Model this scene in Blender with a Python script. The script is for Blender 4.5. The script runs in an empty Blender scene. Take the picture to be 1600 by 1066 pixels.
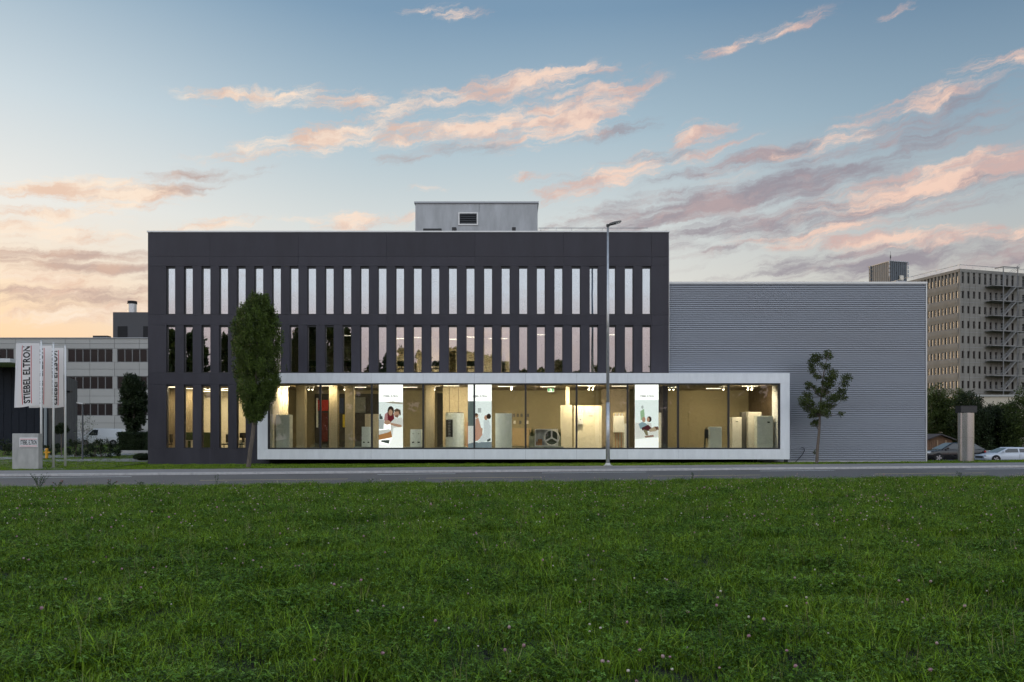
import bpy, bmesh, math, random
from mathutils import Vector, Matrix, noise as mnoise

random.seed(7)
SC = bpy.context.scene
COL = SC.collection
R = math.radians

# ------------------------------------------------------------------ camera
EYE, F, CX, HY = 1.7, 1300.0, 800.0, 684.0      # eye height, focal length and horizon in photo pixels (1600 wide)
cd = bpy.data.cameras.new('camera'); cam = bpy.data.objects.new('camera', cd); COL.objects.link(cam)
cam.location = (0, 0, EYE); cam.rotation_euler = (R(90), 0, 0)
cd.sensor_width = 36.0; cd.lens = 36.0 * F / 1600.0
cd.shift_y = (HY - 533.0) / 1600.0
cd.clip_start = 0.1; cd.clip_end = 5000
SC.camera = cam


def PX(x, Y): return (x - CX) / F * Y
def PZ(y, Y): return EYE - (y - HY) / F * Y
def P(x, y, Y): return Vector((PX(x, Y), Y, PZ(y, Y)))


# ------------------------------------------------------------------ world: dusk sky with clouds
SUN_AZ = -62.0        # degrees left of the view direction (+Y)
SUN_EL = 4.0
W = bpy.data.worlds.new('World'); SC.world = W; W.use_nodes = True
nt = W.node_tree; nt.nodes.clear()


class NT:
    def __init__(s, tree): s.t = tree
    def n(s, typ, **kw):
        nd = s.t.nodes.new(typ)
        for k, v in kw.items():
            if k.startswith('i_'): nd.inputs[k[2:].replace('_', ' ')].default_value = v
            else: setattr(nd, k, v)
        return nd
    def l(s, a, b): s.t.links.new(a, b)
    def math(s, op, a, b=None, c=None, clamp=False):
        nd = s.n('ShaderNodeMath', operation=op); nd.use_clamp = clamp
        for k, v in enumerate((a, b, c)):
            if v is None: continue
            if hasattr(v, 'is_linked'): s.l(v, nd.inputs[k])
            else: nd.inputs[k].default_value = v
        return nd.outputs[0]
    def mix(s, f, a, b, mode='MIX'):
        nd = s.n('ShaderNodeMix', data_type='RGBA', blend_type=mode)
        for idx, v in ((0, f), (6, a), (7, b)):
            if hasattr(v, 'is_linked'): s.l(v, nd.inputs[idx])
            elif idx == 0: nd.inputs[0].default_value = v
            else: nd.inputs[idx].default_value = (*v, 1) if len(v) == 3 else v
        return nd.outputs[2]
    def ramp(s, f, stops, interp='LINEAR'):
        nd = s.n('ShaderNodeValToRGB'); cr = nd.color_ramp; cr.interpolation = interp
        while len(cr.elements) < len(stops): cr.elements.new(0.5)
        for e, (p, c) in zip(cr.elements, stops):
            e.position = p; e.color = (*c, 1) if len(c) == 3 else c
        s.l(f, nd.inputs[0]); return nd.outputs[0]
    def maprange(s, v, a, b, c=0.0, d=1.0, smooth=True):
        nd = s.n('ShaderNodeMapRange'); nd.interpolation_type = 'SMOOTHSTEP' if smooth else 'LINEAR'
        s.l(v, nd.inputs[0])
        for k, q in enumerate((a, b, c, d)): nd.inputs[k + 1].default_value = q
        return nd.outputs[0]


def lin(r, g, b):
    f = lambda c: (c / 255 / 12.92) if c <= 10 else ((c / 255 + 0.055) / 1.055) ** 2.4
    return (f(r), f(g), f(b))


T = NT(nt)
geo = T.n('ShaderNodeTexCoord')
sep = T.n('ShaderNodeSeparateXYZ'); T.l(geo.outputs['Generated'], sep.inputs[0])
sx, sy, sz = sep.outputs
azr = T.math('ARCTAN2', sx, sy)
az = T.math('MULTIPLY', azr, 180 / math.pi)
el = T.math('MULTIPLY', T.math('ARCSINE', sz), 180 / math.pi)
eln = T.math('DIVIDE', el, 60.0, clamp=True)


def stops(*a): return [(e / 60.0, lin(*c)) for e, c in a]


rl = T.ramp(eln, stops((0, (232, 172, 118)), (5, (242, 194, 148)), (9.5, (242, 214, 184)), (14, (229, 226, 220)), (20, (198, 209, 215)), (27, (146, 171, 190)), (45, (96, 126, 158)), (60, (84, 113, 147))))
rc = T.ramp(eln, stops((0, (208, 194, 180)), (5, (216, 205, 192)), (9.5, (223, 219, 211)), (14, (208, 212, 210)), (20, (166, 187, 199)), (27, (117, 147, 173)), (45, (86, 117, 152)), (60, (84, 113, 147))))
rr = T.ramp(eln, stops((0, (180, 170, 162)), (5, (187, 178, 170)), (9.5, (190, 186, 180)), (14, (173, 181, 185)), (20, (134, 158, 176)), (27, (91, 121, 150)), (45, (78, 107, 142)), (60, (84, 113, 147))))
c1 = T.mix(T.maprange(az, -36, -6), rl, rc)
front = T.mix(T.maprange(az, 2, 34), c1, rr)
# the sky opposite the sunset: pale, with the pink belt low down
back = T.ramp(eln, [(0, (0.42, 0.36, 0.40)), (4.0 / 60, (0.62, 0.49, 0.52)), (7.2 / 60, (0.92, 0.74, 0.74)), (10.0 / 60, (1.10, 1.14, 1.22)), (25 / 60, (1.28, 1.38, 1.52)), (45 / 60, (0.9, 1.02, 1.2)), (1, (0.62, 0.74, 0.95))])
bk = T.maprange(T.math('COSINE', azr), 0.35, -0.6)
zen = T.maprange(el, 50, 85, 1.0, 0.45)
base = T.mix(T.math('MULTIPLY', bk, zen), front, back)

sky = T.n('ShaderNodeTexSky', sky_type='NISHITA'); sky.sun_disc = False
sky.sun_elevation = R(SUN_EL); sky.sun_rotation = R(SUN_AZ)
sky.altitude = 450; sky.air_density = 1.0; sky.dust_density = 1.2
base = T.mix(0.03, base, sky.outputs[0], 'ADD')   # a little of the physical sky on top

# clouds live in (azimuth, elevation) degrees
cmb = T.n('ShaderNodeCombineXYZ'); T.l(az, cmb.inputs[0]); T.l(el, cmb.inputs[1])
wn = T.n('ShaderNodeTexNoise', noise_dimensions='2D'); wn.inputs['Scale'].default_value = 0.34
wn.inputs['Detail'].default_value = 5; wn.inputs['Roughness'].default_value = 0.6
T.l(cmb.outputs[0], wn.inputs['Vector'])
wsub = T.n('ShaderNodeVectorMath', operation='SUBTRACT'); T.l(wn.outputs['Color'], wsub.inputs[0]); wsub.inputs[1].default_value = (0.5, 0.5, 0.5)
wmul = T.n('ShaderNodeVectorMath', operation='MULTIPLY'); T.l(wsub.outputs[0], wmul.inputs[0]); wmul.inputs[1].default_value = (3.4, 1.3, 0)
wadd = T.n('ShaderNodeVectorMath', operation='ADD'); T.l(cmb.outputs[0], wadd.inputs[0]); T.l(wmul.outputs[0], wadd.inputs[1])
pw = wadd.outputs[0]


def streak(scale, rot, sx_, sy_, detail=8, rough=0.62):
    m = T.n('ShaderNodeMapping', vector_type='TEXTURE'); m.inputs['Rotation'].default_value = (0, 0, R(rot)); m.inputs['Scale'].default_value = (sx_, sy_, 1)
    T.l(pw, m.inputs[0])
    nz = T.n('ShaderNodeTexNoise', noise_dimensions='2D'); nz.inputs['Scale'].default_value = scale; nz.inputs['Detail'].default_value = detail
    nz.inputs['Roughness'].default_value = rough
    T.l(m.outputs[0], nz.inputs['Vector']); return nz.outputs['Fac']


def cloudmask(lst):
    acc = None
    for (x, y, a, b, ang, s) in lst:
        ca = math.degrees(math.atan2(x - CX, F)); rr_ = math.hypot(F, x - CX)
        ce = math.degrees(math.atan2(HY - y, rr_))
        k = math.degrees(1.0 / rr_)
        m = T.n('ShaderNodeMapping', vector_type='TEXTURE')
        m.inputs['Location'].default_value = (ca, ce, 0); m.inputs['Rotation'].default_value = (0, 0, R(ang))
        m.inputs['Scale'].default_value = (a * k * 1.9, b * k * 1.9, 1)
        T.l(pw, m.inputs[0])
        g = T.n('ShaderNodeTexGradient', gradient_type='SPHERICAL'); T.l(m.outputs[0], g.inputs[0])
        v = T.math('MULTIPLY', g.outputs[1], s)
        acc = v if acc is None else T.math('MAXIMUM', acc, v)
    return acc


A = [(345, 153, 55, 10, 3, .85), (445, 150, 75, 9, 8, .9), (545, 160, 55, 10, 8, .9), (630, 165, 45, 8, 12, .7), (500, 218, 130, 15, 14, .95),
     (740, 202, 130, 15, 6, 1), (800, 135, 110, 13, 8, 1), (905, 178, 85, 22, 18, 1.15), (830, 175, 120, 12, 12, .8), (110, 290, 65, 11, 12, 1.35), (190, 305, 75, 14, 6, 1.3),
     (690, 20, 55, 8, 2, .6), (1130, 76, 50, 9, 10, .6), (1250, 38, 45, 9, 10, .6), (1400, 18, 30, 6, 10, .5), (1085, 215, 45, 14, 15, .75),
     (950, 278, 80, 16, 14, .85), (1480, 278, 150, 20, 9, 1.1), (1570, 262, 70, 14, 12, 1.1), (1300, 362, 70, 10, 4, .7), (1420, 372, 190, 12, -3, .9), (1420, 166, 220, 16, 14, .55), (1565, 90, 80, 8, 8, .45),
     (560, 347, 80, 10, 4, .8), (325, 350, 60, 8, 10, .8), (822, 280, 28, 5, 5, .7), (670, 297, 30, 4, 6, .6), (60, 360, 110, 12, 2, .9), (50, 440, 120, 16, -2, .8), (150, 490, 120, 14, 4, .8), (90, 335, 90, 9, 4, .7), (1110, 240, 60, 8, 12, .6)]
B = [(1130, 315, 230, 20, 8, 1.1), (1180, 350, 95, 16, 4, .9), (1010, 325, 100, 18, 6, .8), (1170, 250, 120, 9, 8, .85), (90, 398, 140, 12, 4, .9), (150, 420, 120, 14, 0, .95), (170, 470, 120, 16, 4, .8), (250, 298, 75, 8, 10, 1.0),
     (290, 274, 60, 8, 6, .8), (390, 275, 50, 6, 18, .6), (630, 247, 45, 7, 8, .6), (1420, 392, 200, 12, 0, .7), (1120, 388, 40, 7, 3, .7), (40, 456, 100, 5, 2, .9), (960, 205, 60, 10, 6, .6), (1400, 240, 200, 14, 10, .45), (1420, 200, 260, 30, 12, .5), (1300, 335, 300, 30, 6, .65), (1450, 405, 260, 20, 0, .85), (720, 235, 90, 10, 6, .45), (1000, 255, 120, 10, 10, .5)]
sk1 = streak(0.95, 9, 3.4, 0.55, 10, 0.66)
sk2 = streak(0.8, 7, 3.6, 0.55, 10, 0.64)
sk3 = streak(0.5, 14, 2.0, 0.9, 6, 0.6)
mA = cloudmask(A); mB = cloudmask(B)
genl = T.math('MULTIPLY', T.maprange(T.math('ABSOLUTE', az), 34, 50), 0.15)   # the same broken cloud goes on round the sky
hi = T.maprange(el, 4, 34, 1.0, 0.0)
mA = T.math('MAXIMUM', mA, T.math('MULTIPLY', genl, hi))
def density(m, n, gain):
    """soft ragged cloud: the mask decides where, the streaks decide how much"""
    v = T.math('ADD', T.math('MULTIPLY', m, 1.25), T.math('MULTIPLY', T.math('SUBTRACT', n, 0.5), gain))
    return T.math('MULTIPLY', T.maprange(v, 0.10, 1.2), T.maprange(m, 0.0, 0.35))
dA = density(mA, sk1, 2.6); dB = density(mB, sk2, 2.2)
warm = T.maprange(az, -36, 20)
colA = T.mix(warm, lin(255, 236, 214), lin(248, 212, 192))
colAs = T.mix(warm, lin(236, 202, 178), lin(208, 178, 172))
colA = T.mix(T.maprange(sk3, 0.36, 0.62), colAs, colA)
colB = T.mix(warm, lin(196, 168, 156), lin(150, 142, 152))
colB = T.mix(T.maprange(sk3, 0.42, 0.68, 0.0, 0.55), colB, T.mix(warm, lin(226, 186, 160), lin(196, 166, 164)))
s1 = T.mix(T.math('MULTIPLY', dB, 0.88), base, colB)
s2 = T.mix(T.math('MULTIPLY', dA, 0.92), s1, colA)
bg = T.n('ShaderNodeBackground'); T.l(s2, bg.inputs[0]); bg.inputs[1].default_value = 1.0
wo = T.n('ShaderNodeOutputWorld'); T.l(bg.outputs[0], wo.inputs[0])
W.cycles.sampling_method = 'MANUAL'; W.cycles.sample_map_resolution = 512

sd = bpy.data.lights.new('sun', 'SUN'); sd.energy = 0.55; sd.angle = R(12); sd.color = (1.0, 0.72, 0.45)
sun = bpy.data.objects.new('sun', sd); COL.objects.link(sun)
dvec = Vector((math.sin(R(SUN_AZ)) * math.cos(R(SUN_EL)), math.cos(R(SUN_AZ)) * math.cos(R(SUN_EL)), math.sin(R(SUN_EL))))
sun.rotation_euler = dvec.to_track_quat('Z', 'Y').to_euler(); sun.location = (-60, 20, 40)

SC.view_settings.view_transform = 'Standard'; SC.view_settings.look = 'None'
SC.view_settings.exposure = 0.0; SC.view_settings.gamma = 1.0; SC.view_settings.use_curve_mapping = False
SC.cycles.use_denoising = True
SC.cycles.max_bounces = 6; SC.cycles.transparent_max_bounces = 12; SC.cycles.diffuse_bounces = 2; SC.cycles.glossy_bounces = 3
SC.cycles.use_adaptive_sampling = True; SC.cycles.adaptive_threshold = 0.02; SC.cycles.adaptive_min_samples = 8
SC.cycles.sample_clamp_indirect = 4.0; SC.cycles.caustics_reflective = False; SC.cycles.caustics_refractive = False


# ------------------------------------------------------------------ materials
MATS = {}
def mat(name, col, rough=0.6, metal=0.0, var=0.0, scale=2.0, stretch=(1, 1, 1), bump=0.0, bscale=40.0, spec=0.5, emit=None, estr=0.0, col2=None, isl=0.0, trans=0.0, orand=0.0):
    if name in MATS: return MATS[name]
    m = bpy.data.materials.new(name); m.use_nodes = True; t = m.node_tree; t.nodes.clear(); N = NT(t)
    out = N.n('ShaderNodeOutputMaterial'); b = N.n('ShaderNodeBsdfPrincipled'); N.l(b.outputs[0], out.inputs[0])
    b.inputs['Base Color'].default_value = (*col, 1); b.inputs['Roughness'].default_value = rough; b.inputs['Metallic'].default_value = metal
    b.inputs['Specular IOR Level'].default_value = spec
    g = None; c = None
    if var > 0 or bump > 0 or isl > 0:
        g = N.n('ShaderNodeNewGeometry')
    if var > 0:
        mp = N.n('ShaderNodeMapping'); mp.inputs['Scale'].default_value = stretch; N.l(g.outputs['Position'], mp.inputs[0])
        nz = N.n('ShaderNodeTexNoise'); nz.inputs['Scale'].default_value = scale; nz.inputs['Detail'].default_value = 6; nz.inputs['Roughness'].default_value = 0.65
        N.l(mp.outputs[0], nz.inputs['Vector'])
        lo = tuple(max(0, q * (1 - var)) for q in col); hi_ = col2 if col2 else tuple(min(1, q * (1 + var)) for q in col)
        c = N.ramp(nz.outputs['Fac'], [(0.3, lo), (0.7, hi_)])
        N.l(N.maprange(nz.outputs['Fac'], 0.3, 0.7, max(0.02, rough - 0.08), min(1, rough + 0.08)), b.inputs['Roughness'])
    if isl > 0:
        f = N.maprange(g.outputs['Random Per Island'], 0, 1, 1 - isl, 1 + isl, smooth=False)
        mm = N.n('ShaderNodeVectorMath', operation='SCALE')
        if c is not None: N.l(c, mm.inputs[0])
        else: mm.inputs[0].default_value = col
        N.l(f, mm.inputs['Scale']); c = mm.outputs[0]
    if orand > 0:
        oi = N.n('ShaderNodeObjectInfo'); f = N.maprange(oi.outputs['Random'], 0, 1, 1 - orand, 1 + orand, smooth=False)
        mm = N.n('ShaderNodeVectorMath', operation='SCALE')
        if c is not None: N.l(c, mm.inputs[0])
        else: mm.inputs[0].default_value = col
        N.l(f, mm.inputs['Scale']); c = mm.outputs[0]
    if c is not None: N.l(c, b.inputs['Base Color'])
    if bump > 0:
        nb = N.n('ShaderNodeTexNoise'); nb.inputs['Scale'].default_value = bscale; nb.inputs['Detail'].default_value = 4; N.l(g.outputs['Position'], nb.inputs['Vector'])
        bp = N.n('ShaderNodeBump'); bp.inputs['Strength'].default_value = bump; bp.inputs['Distance'].default_value = 0.02; N.l(nb.outputs['Fac'], bp.inputs['Height']); N.l(bp.outputs[0], b.inputs['Normal'])
    if trans > 0:
        tr = N.n('ShaderNodeBsdfTranslucent')
        if c is not None: N.l(c, tr.inputs[0])
        else: tr.inputs[0].default_value = (*col, 1)
        ms = N.n('ShaderNodeMixShader'); ms.inputs[0].default_value = trans; N.l(b.outputs[0], ms.inputs[1]); N.l(tr.outputs[0], ms.inputs[2]); N.l(ms.outputs[0], out.inputs[0])
    if emit:
        b.inputs['Emission Color'].default_value = (*emit, 1); b.inputs['Emission Strength'].default_value = estr
    MATS[name] = m; return m


def glass(name, refl, tint, rough=0.0, ramp=0.35):
    """coated architectural glass: part mirror, part clear, more mirror at a grazing angle"""
    m = bpy.data.materials.new(name); m.use_nodes = True; t = m.node_tree; t.nodes.clear(); N = NT(t)
    out = N.n('ShaderNodeOutputMaterial'); gl = N.n('ShaderNodeBsdfGlossy'); gl.inputs['Roughness'].default_value = rough; gl.inputs[0].default_value = (0.93, 0.96, 1, 1)
    tr = N.n('ShaderNodeBsdfTransparent'); tr.inputs[0].default_value = (*tint, 1)
    lw = N.n('ShaderNodeLayerWeight'); lw.inputs[0].default_value = 0.3
    f = N.maprange(lw.outputs['Facing'], 0.0, 1.0, refl, min(1, refl + ramp), smooth=False)
    # slow waviness of real panes
    g = N.n('ShaderNodeNewGeometry'); nz = N.n('ShaderNodeTexNoise'); nz.inputs['Scale'].default_value = 0.7; N.l(g.outputs['Position'], nz.inputs['Vector'])
    bp = N.n('ShaderNodeBump'); bp.inputs['Strength'].default_value = 0.05; bp.inputs['Distance'].default_value = 0.05; N.l(nz.outputs['Fac'], bp.inputs['Height']); N.l(bp.outputs[0], gl.inputs['Normal'])
    ms = N.n('ShaderNodeMixShader'); N.l(f, ms.inputs[0]); N.l(tr.outputs[0], ms.inputs[1]); N.l(gl.outputs[0], ms.inputs[2]); N.l(ms.outputs[0], out.inputs[0])
    MATS[name] = m; return m


G_UP = glass('coated_glass', 0.42, (0.66, 0.68, 0.68))
G_SHOW = glass('showroom_glass', 0.085, (0.86, 0.86, 0.82))
G_FAR = glass('far_glass', 0.03, (0.06, 0.066, 0.08), ramp=.06)
M_PANEL = mat('anthracite_panel', (0.050, 0.047, 0.058), 0.40, spec=.22, var=0.16, scale=0.7, stretch=(1.5, 1, .3), bump=0.02, bscale=3, orand=.07)
M_DARK = mat('dark_frame', (0.018, 0.018, 0.02), 0.45)
M_BLACK = mat('black_void', (0.008, 0.008, 0.009), 0.8)
M_WHITEP = mat('white_aluminium_panel', (0.80, 0.82, 0.84), 0.38, var=0.06, scale=1.6, stretch=(2, 1, .5), orand=.025)
M_COPING = mat('coping_metal', (0.62, 0.62, 0.61), 0.35, metal=0.4, var=0.1, scale=1.0)
M_CORR = mat('corrugated_metal', (0.36, 0.385, 0.435), 0.40, metal=0.2, var=0.06, scale=0.35, stretch=(0.3, 1, 2))
M_TRIM = mat('grey_trim', (0.36, 0.37, 0.39), 0.45, metal=0.3, var=0.1)
M_ROOF = mat('flat_roof', (0.20, 0.20, 0.20), 0.9, var=0.2)
M_STUCCO = mat('penthouse_metal', (0.42, 0.43, 0.44), 0.5, var=0.22, scale=0.9, stretch=(1.5, 1, .35))
M_CONC = mat('concrete', (0.42, 0.41, 0.39), 0.85, var=0.16, scale=2.5, stretch=(1.4, 1.4, .5), bump=0.2, bscale=25)
M_WALL_IN = mat('interior_wall', (0.31, 0.265, 0.16), 0.8, var=0.05, scale=0.6)
M_WALL_LT = mat('interior_cream', (0.80, 0.72, 0.55), 0.8, var=0.03)
M_FLOOR_IN = mat('interior_floor', (0.14, 0.15, 0.12), 0.35, var=0.15)
M_CEIL = mat('interior_ceiling', (0.36, 0.29, 0.20), 0.9)
M_WOODC = mat('wood_column', (0.54, 0.45, 0.29), 0.55, var=0.1, scale=3, stretch=(6, 6, .5))
M_CAB = mat('white_enamel', (0.80, 0.84, 0.76), 0.3, var=0.03)
M_CABL = mat('cream_enamel', (0.80, 0.76, 0.66), 0.35, var=0.03)
M_STEEL = mat('galvanised_steel', (0.55, 0.56, 0.57), 0.38, metal=0.7, var=0.15, scale=6)
M_INOX = mat('stainless_steel', (0.56, 0.55, 0.54), 0.24, metal=1.0)
M_POLE = mat('white_pole', (0.78, 0.78, 0.77), 0.35, var=0.03)
M_LAMP = mat('lamp_glow', (1, .95, .85), 0.5, emit=(1.0, 0.86, 0.62), estr=14.0)
M_LAMPC = mat('lamp_glow_soft', (1, .95, .85), 0.5, emit=(1.0, 0.88, 0.66), estr=5.0)
M_ASPH = mat('asphalt', (0.134, 0.126, 0.120), 0.85, var=0.22, scale=1.4, stretch=(.25, 1, 1), bump=0.35, bscale=90)
M_WALK = mat('pavement', (0.245, 0.232, 0.226), 0.85, var=0.10, scale=1.2, bump=0.3, bscale=80)
M_KERB = mat('kerb_granite', (0.50, 0.48, 0.47), 0.8, var=0.18, scale=5, bump=0.2)
M_PAINTW = mat('road_paint_white', (0.80, 0.80, 0.78), 0.7, var=0.12, scale=6)
M_PAINTY = mat('road_paint_yellow', (0.66, 0.50, 0.24), 0.7, var=0.2, scale=5)
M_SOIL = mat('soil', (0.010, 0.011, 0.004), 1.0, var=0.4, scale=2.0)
M_EARTH = mat('grass_base', (0.075, 0.105, 0.018), 1.0, var=0.35, scale=1.2, bump=0.6, bscale=30)
M_GRAVEL = mat('gravel_strip', (0.24, 0.235, 0.22), 0.95, var=0.35, scale=18, bump=0.6, bscale=60)
M_PATH = mat('path_paving', (0.25, 0.245, 0.24), 0.85, var=0.12, scale=1.2)
M_BARK = mat('bark', (0.13, 0.105, 0.085), 0.9, var=0.3, scale=9, stretch=(1, 1, .3), bump=0.5)
M_LEAF = mat('hornbeam_leaf', (0.066, 0.102, 0.015), 0.5, var=0.45, scale=1.6, isl=0.5, trans=0.12, spec=0.3)
M_LEAF2 = mat('maple_leaf', (0.066, 0.088, 0.020), 0.5, var=0.3, scale=1.5, isl=0.4, trans=0.25, spec=0.35)
M_LEAF3 = mat('bush_leaf', (0.058, 0.084, 0.018), 0.55, var=0.4, scale=0.5, isl=0.4, trans=0.25, spec=0.3)
M_LEAF4 = mat('evergreen_leaf', (0.022, 0.036, 0.011), 0.6, var=0.3, scale=0.8, isl=0.4, trans=0.15, spec=0.3)
M_HEDGE = mat('hedge_leaf', (0.026, 0.042, 0.014), 0.6, var=0.35, scale=1.2, isl=0.4, trans=0.15, spec=0.3)
M_FLAG = mat('flag_cloth', (0.88, 0.87, 0.88), 0.8, trans=0.35)
M_RED = mat('red_print', (0.55, 0.015, 0.03), 0.6)
M_INK = mat('black_print', (0.012, 0.012, 0.014), 0.6)
M_SIGNW = mat('sign_white', (0.80, 0.79, 0.78), 0.4)


# ------------------------------------------------------------------ builders
class MB:
    def __init__(s): s.v = []; s.f = []; s.m = []; s.cur = 0
    def face(s, pts):
        k = len(s.v); s.v += [tuple(p) for p in pts]; s.f.append(tuple(range(k, k + len(pts)))); s.m.append(s.cur); return s
    def box(s, x0, x1, y0, y1, z0, z1):
        if x0 > x1: x0, x1 = x1, x0
        if y0 > y1: y0, y1 = y1, y0
        if z0 > z1: z0, z1 = z1, z0
        k = len(s.v)
        s.v += [(x0, y0, z0), (x1, y0, z0), (x1, y1, z0), (x0, y1, z0), (x0, y0, z1), (x1, y0, z1), (x1, y1, z1), (x0, y1, z1)]
        for q in ((0, 3, 2, 1), (4, 5, 6, 7), (0, 1, 5, 4), (1, 2, 6, 5), (2, 3, 7, 6), (3, 0, 4, 7)):
            s.f.append(tuple(k + i for i in q)); s.m.append(s.cur)
        return s
    def prism(s, pts, d):
        """polygon pts (3d, ordered) extruded along vector d"""
        k = len(s.v); n = len(pts); d = Vector(d)
        s.v += [tuple(Vector(p)) for p in pts] + [tuple(Vector(p) + d) for p in pts]
        s.f.append(tuple(range(k, k + n))); s.f.append(tuple(reversed(range(k + n, k + 2 * n)))); s.m += [s.cur] * 2
        for i in range(n):
            j = (i + 1) % n; s.f.append((k + j, k + i, k + n + i, k + n + j)); s.m.append(s.cur)
        return s
    def tube(s, p0, p1, r0, r1=None, n=10, cap=True):
        r1 = r0 if r1 is None else r1; p0 = Vector(p0); p1 = Vector(p1); d = (p1 - p0)
        if d.length < 1e-6: return s
        d.normalize(); a = d.orthogonal().normalized(); b = d.cross(a); k = len(s.v)
        for p, r in ((p0, r0), (p1, r1)):
            for i in range(n):
                t = 2 * math.pi * i / n; s.v.append(tuple(p + a * (r * math.cos(t)) + b * (r * math.sin(t))))
        for i in range(n):
            j = (i + 1) % n; s.f.append((k + i, k + j, k + n + j, k + n + i)); s.m.append(s.cur)
        if cap:
            s.f.append(tuple(reversed(range(k, k + n)))); s.f.append(tuple(range(k + n, k + 2 * n))); s.m += [s.cur] * 2
        return s
    def path(s, pts, r, n=6):
        for i in range(len(pts) - 1):
            a = r[i] if isinstance(r, (list, tuple)) else r; b = r[i + 1] if isinstance(r, (list, tuple)) else r
            s.tube(pts[i], pts[i + 1], a, b, n)
        return s
    def ell(s, c, rx, ry, rz, nu=10, nv=6):
        k = len(s.v); c = Vector(c)
        for j in range(nv + 1):
            ph = math.pi * j / nv
            for i in range(nu):
                t = 2 * math.pi * i / nu
                s.v.append((c.x + rx * math.sin(ph) * math.cos(t), c.y + ry * math.sin(ph) * math.sin(t), c.z - rz * math.cos(ph)))
        for j in range(nv):
            for i in range(nu):
                i2 = (i + 1) % nu
                s.f.append((k + j * nu + i, k + j * nu + i2, k + (j + 1) * nu + i2, k + (j + 1) * nu + i)); s.m.append(s.cur)
        return s
    def mesh(s, name, mats, origin=(0, 0, 0), smooth=False):
        me = bpy.data.meshes.new(name); o = Vector(origin)
        me.from_pydata([(x - o.x, y - o.y, z - o.z) for x, y, z in s.v], [], s.f)
        if not isinstance(mats, (list, tuple)): mats = [mats]
        for m in mats: me.materials.append(m)
        if len(mats) > 1: me.polygons.foreach_set('material_index', s.m)
        if smooth: me.polygons.foreach_set('use_smooth', [True] * len(me.polygons))
        me.update(); return me
    def build(s, name, mats, parent=None, smooth=False, bevel=0.0, local=False):
        """vertices are in world space (or, with local, in the thing's own space)"""
        org = (0, 0, 0)
        if parent is not None and not local: org = wloc(parent)
        return link(name, s.mesh(name, mats, org, smooth), parent, bevel)


def wloc(o):
    v = Vector((0, 0, 0))
    while o is not None: v += o.location; o = o.parent
    return v


def link(name, me, parent=None, bevel=0.0):
    o = bpy.data.objects.new(name, me); COL.objects.link(o)
    if parent is not None: o.parent = parent
    if bevel > 0:
        b = o.modifiers.new('bevel', 'BEVEL'); b.width = bevel; b.segments = 2; b.limit_method = 'ANGLE'
    return o


def tag(o, label=None, cat=None, group=None, kind=None):
    if label: o['label'] = label
    if cat: o['category'] = cat
    if group: o['group'] = group
    if kind: o['kind'] = kind
    return o


def thing(name, label, cat, loc=(0, 0, 0), rotz=0.0, group=None):
    o = bpy.data.objects.new(name, None); COL.objects.link(o); o.location = loc; o.rotation_euler = (0, 0, rotz); o.empty_display_size = 0.3
    return tag(o, label, cat, group)


def text_polys(body, bold=0.03):
    """letters as flat polygons: vertices in a 0..1 box (x along the text) plus its aspect ratio"""
    cu = bpy.data.curves.new('lettering', 'FONT'); cu.body = body; cu.size = 1.0; cu.offset = bold; cu.resolution_u = 3; cu.space_character = 1.04
    o = bpy.data.objects.new('lettering', cu); COL.objects.link(o)
    dg = bpy.context.evaluated_depsgraph_get(); me = bpy.data.meshes.new_from_object(o.evaluated_get(dg))
    vs = [v.co.copy() for v in me.vertices]; fs = [tuple(p.vertices) for p in me.polygons]
    bpy.data.objects.remove(o); bpy.data.curves.remove(cu); bpy.data.meshes.remove(me)
    x0 = min(v.x for v in vs); x1 = max(v.x for v in vs); y0 = min(v.y for v in vs); y1 = max(v.y for v in vs)
    return [((v.x - x0) / (x1 - x0), (v.y - y0) / (y1 - y0)) for v in vs], fs


TXT = text_polys('STIEBEL ELTRON')


def text_part(name, fn, m, parent):
    """fn maps (s, t) in the unit text box to a world point"""
    mb = MB(); vs, fs = TXT
    mb.v = [tuple(fn(a, b)) for a, b in vs]; mb.f = list(fs); mb.m = [0] * len(fs)
    return mb.build(name, m, parent)


def gz(x): return 0.0035 * (x + 22.0)           # the street climbs gently to the right
RD = Vector((math.cos(R(7.3)), math.sin(R(7.3)), 0)); RN = Vector((-RD.y, RD.x, 0)); RO = Vector((-20.4, 44.2, 0))   # back edge of the pavement


def rp(s, t, dz=0.0):
    """point s metres along the street, t metres from the pavement's back edge towards the camera"""
    p = RO + RD * s - RN * t
    return Vector((p.x, p.y, gz(p.x) + dz))


def strip(mb, s0, s1, t0, t1, dz0, dz1=None, n=1):
    dz1 = dz0 if dz1 is None else dz1
    for i in range(n):
        a = s0 + (s1 - s0) * i / n; b = s0 + (s1 - s0) * (i + 1) / n
        mb.face([rp(a, t1, dz1), rp(b, t1, dz1), rp(b, t0, dz0), rp(a, t0, dz0)])


# ------------------------------------------------------------------ ground
def gl(Y): return max(0.0, min(1.0, 0.02 * (Y - 46)))
mb = MB()
gxs = [-900, -300, -120, -80, -60, -40, -22.5, 11, 26, 40, 60, 120, 300, 900]; gys = [-800, -200, -60, -10, 0, 15, 30, 38, 46, 52, 60, 70, 80, 96, 110, 200, 400, 900, 2500]
def ground_z(x, y):
    z = -0.42
    if x <= -22 and y > 46: z = gl(y) - 0.05
    if y <= 46: z = gz(max(-60, min(60, x))) - 0.36
    return z
gv = [[(x, y, ground_z(x, y)) for x in gxs] for y in gys]
for j in range(len(gys) - 1):
    for i in range(len(gxs) - 1):
        mb.face([gv[j][i], gv[j][i + 1], gv[j + 1][i + 1], gv[j + 1][i]])
tag(mb.build('ground', M_EARTH), kind='structure')

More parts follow.
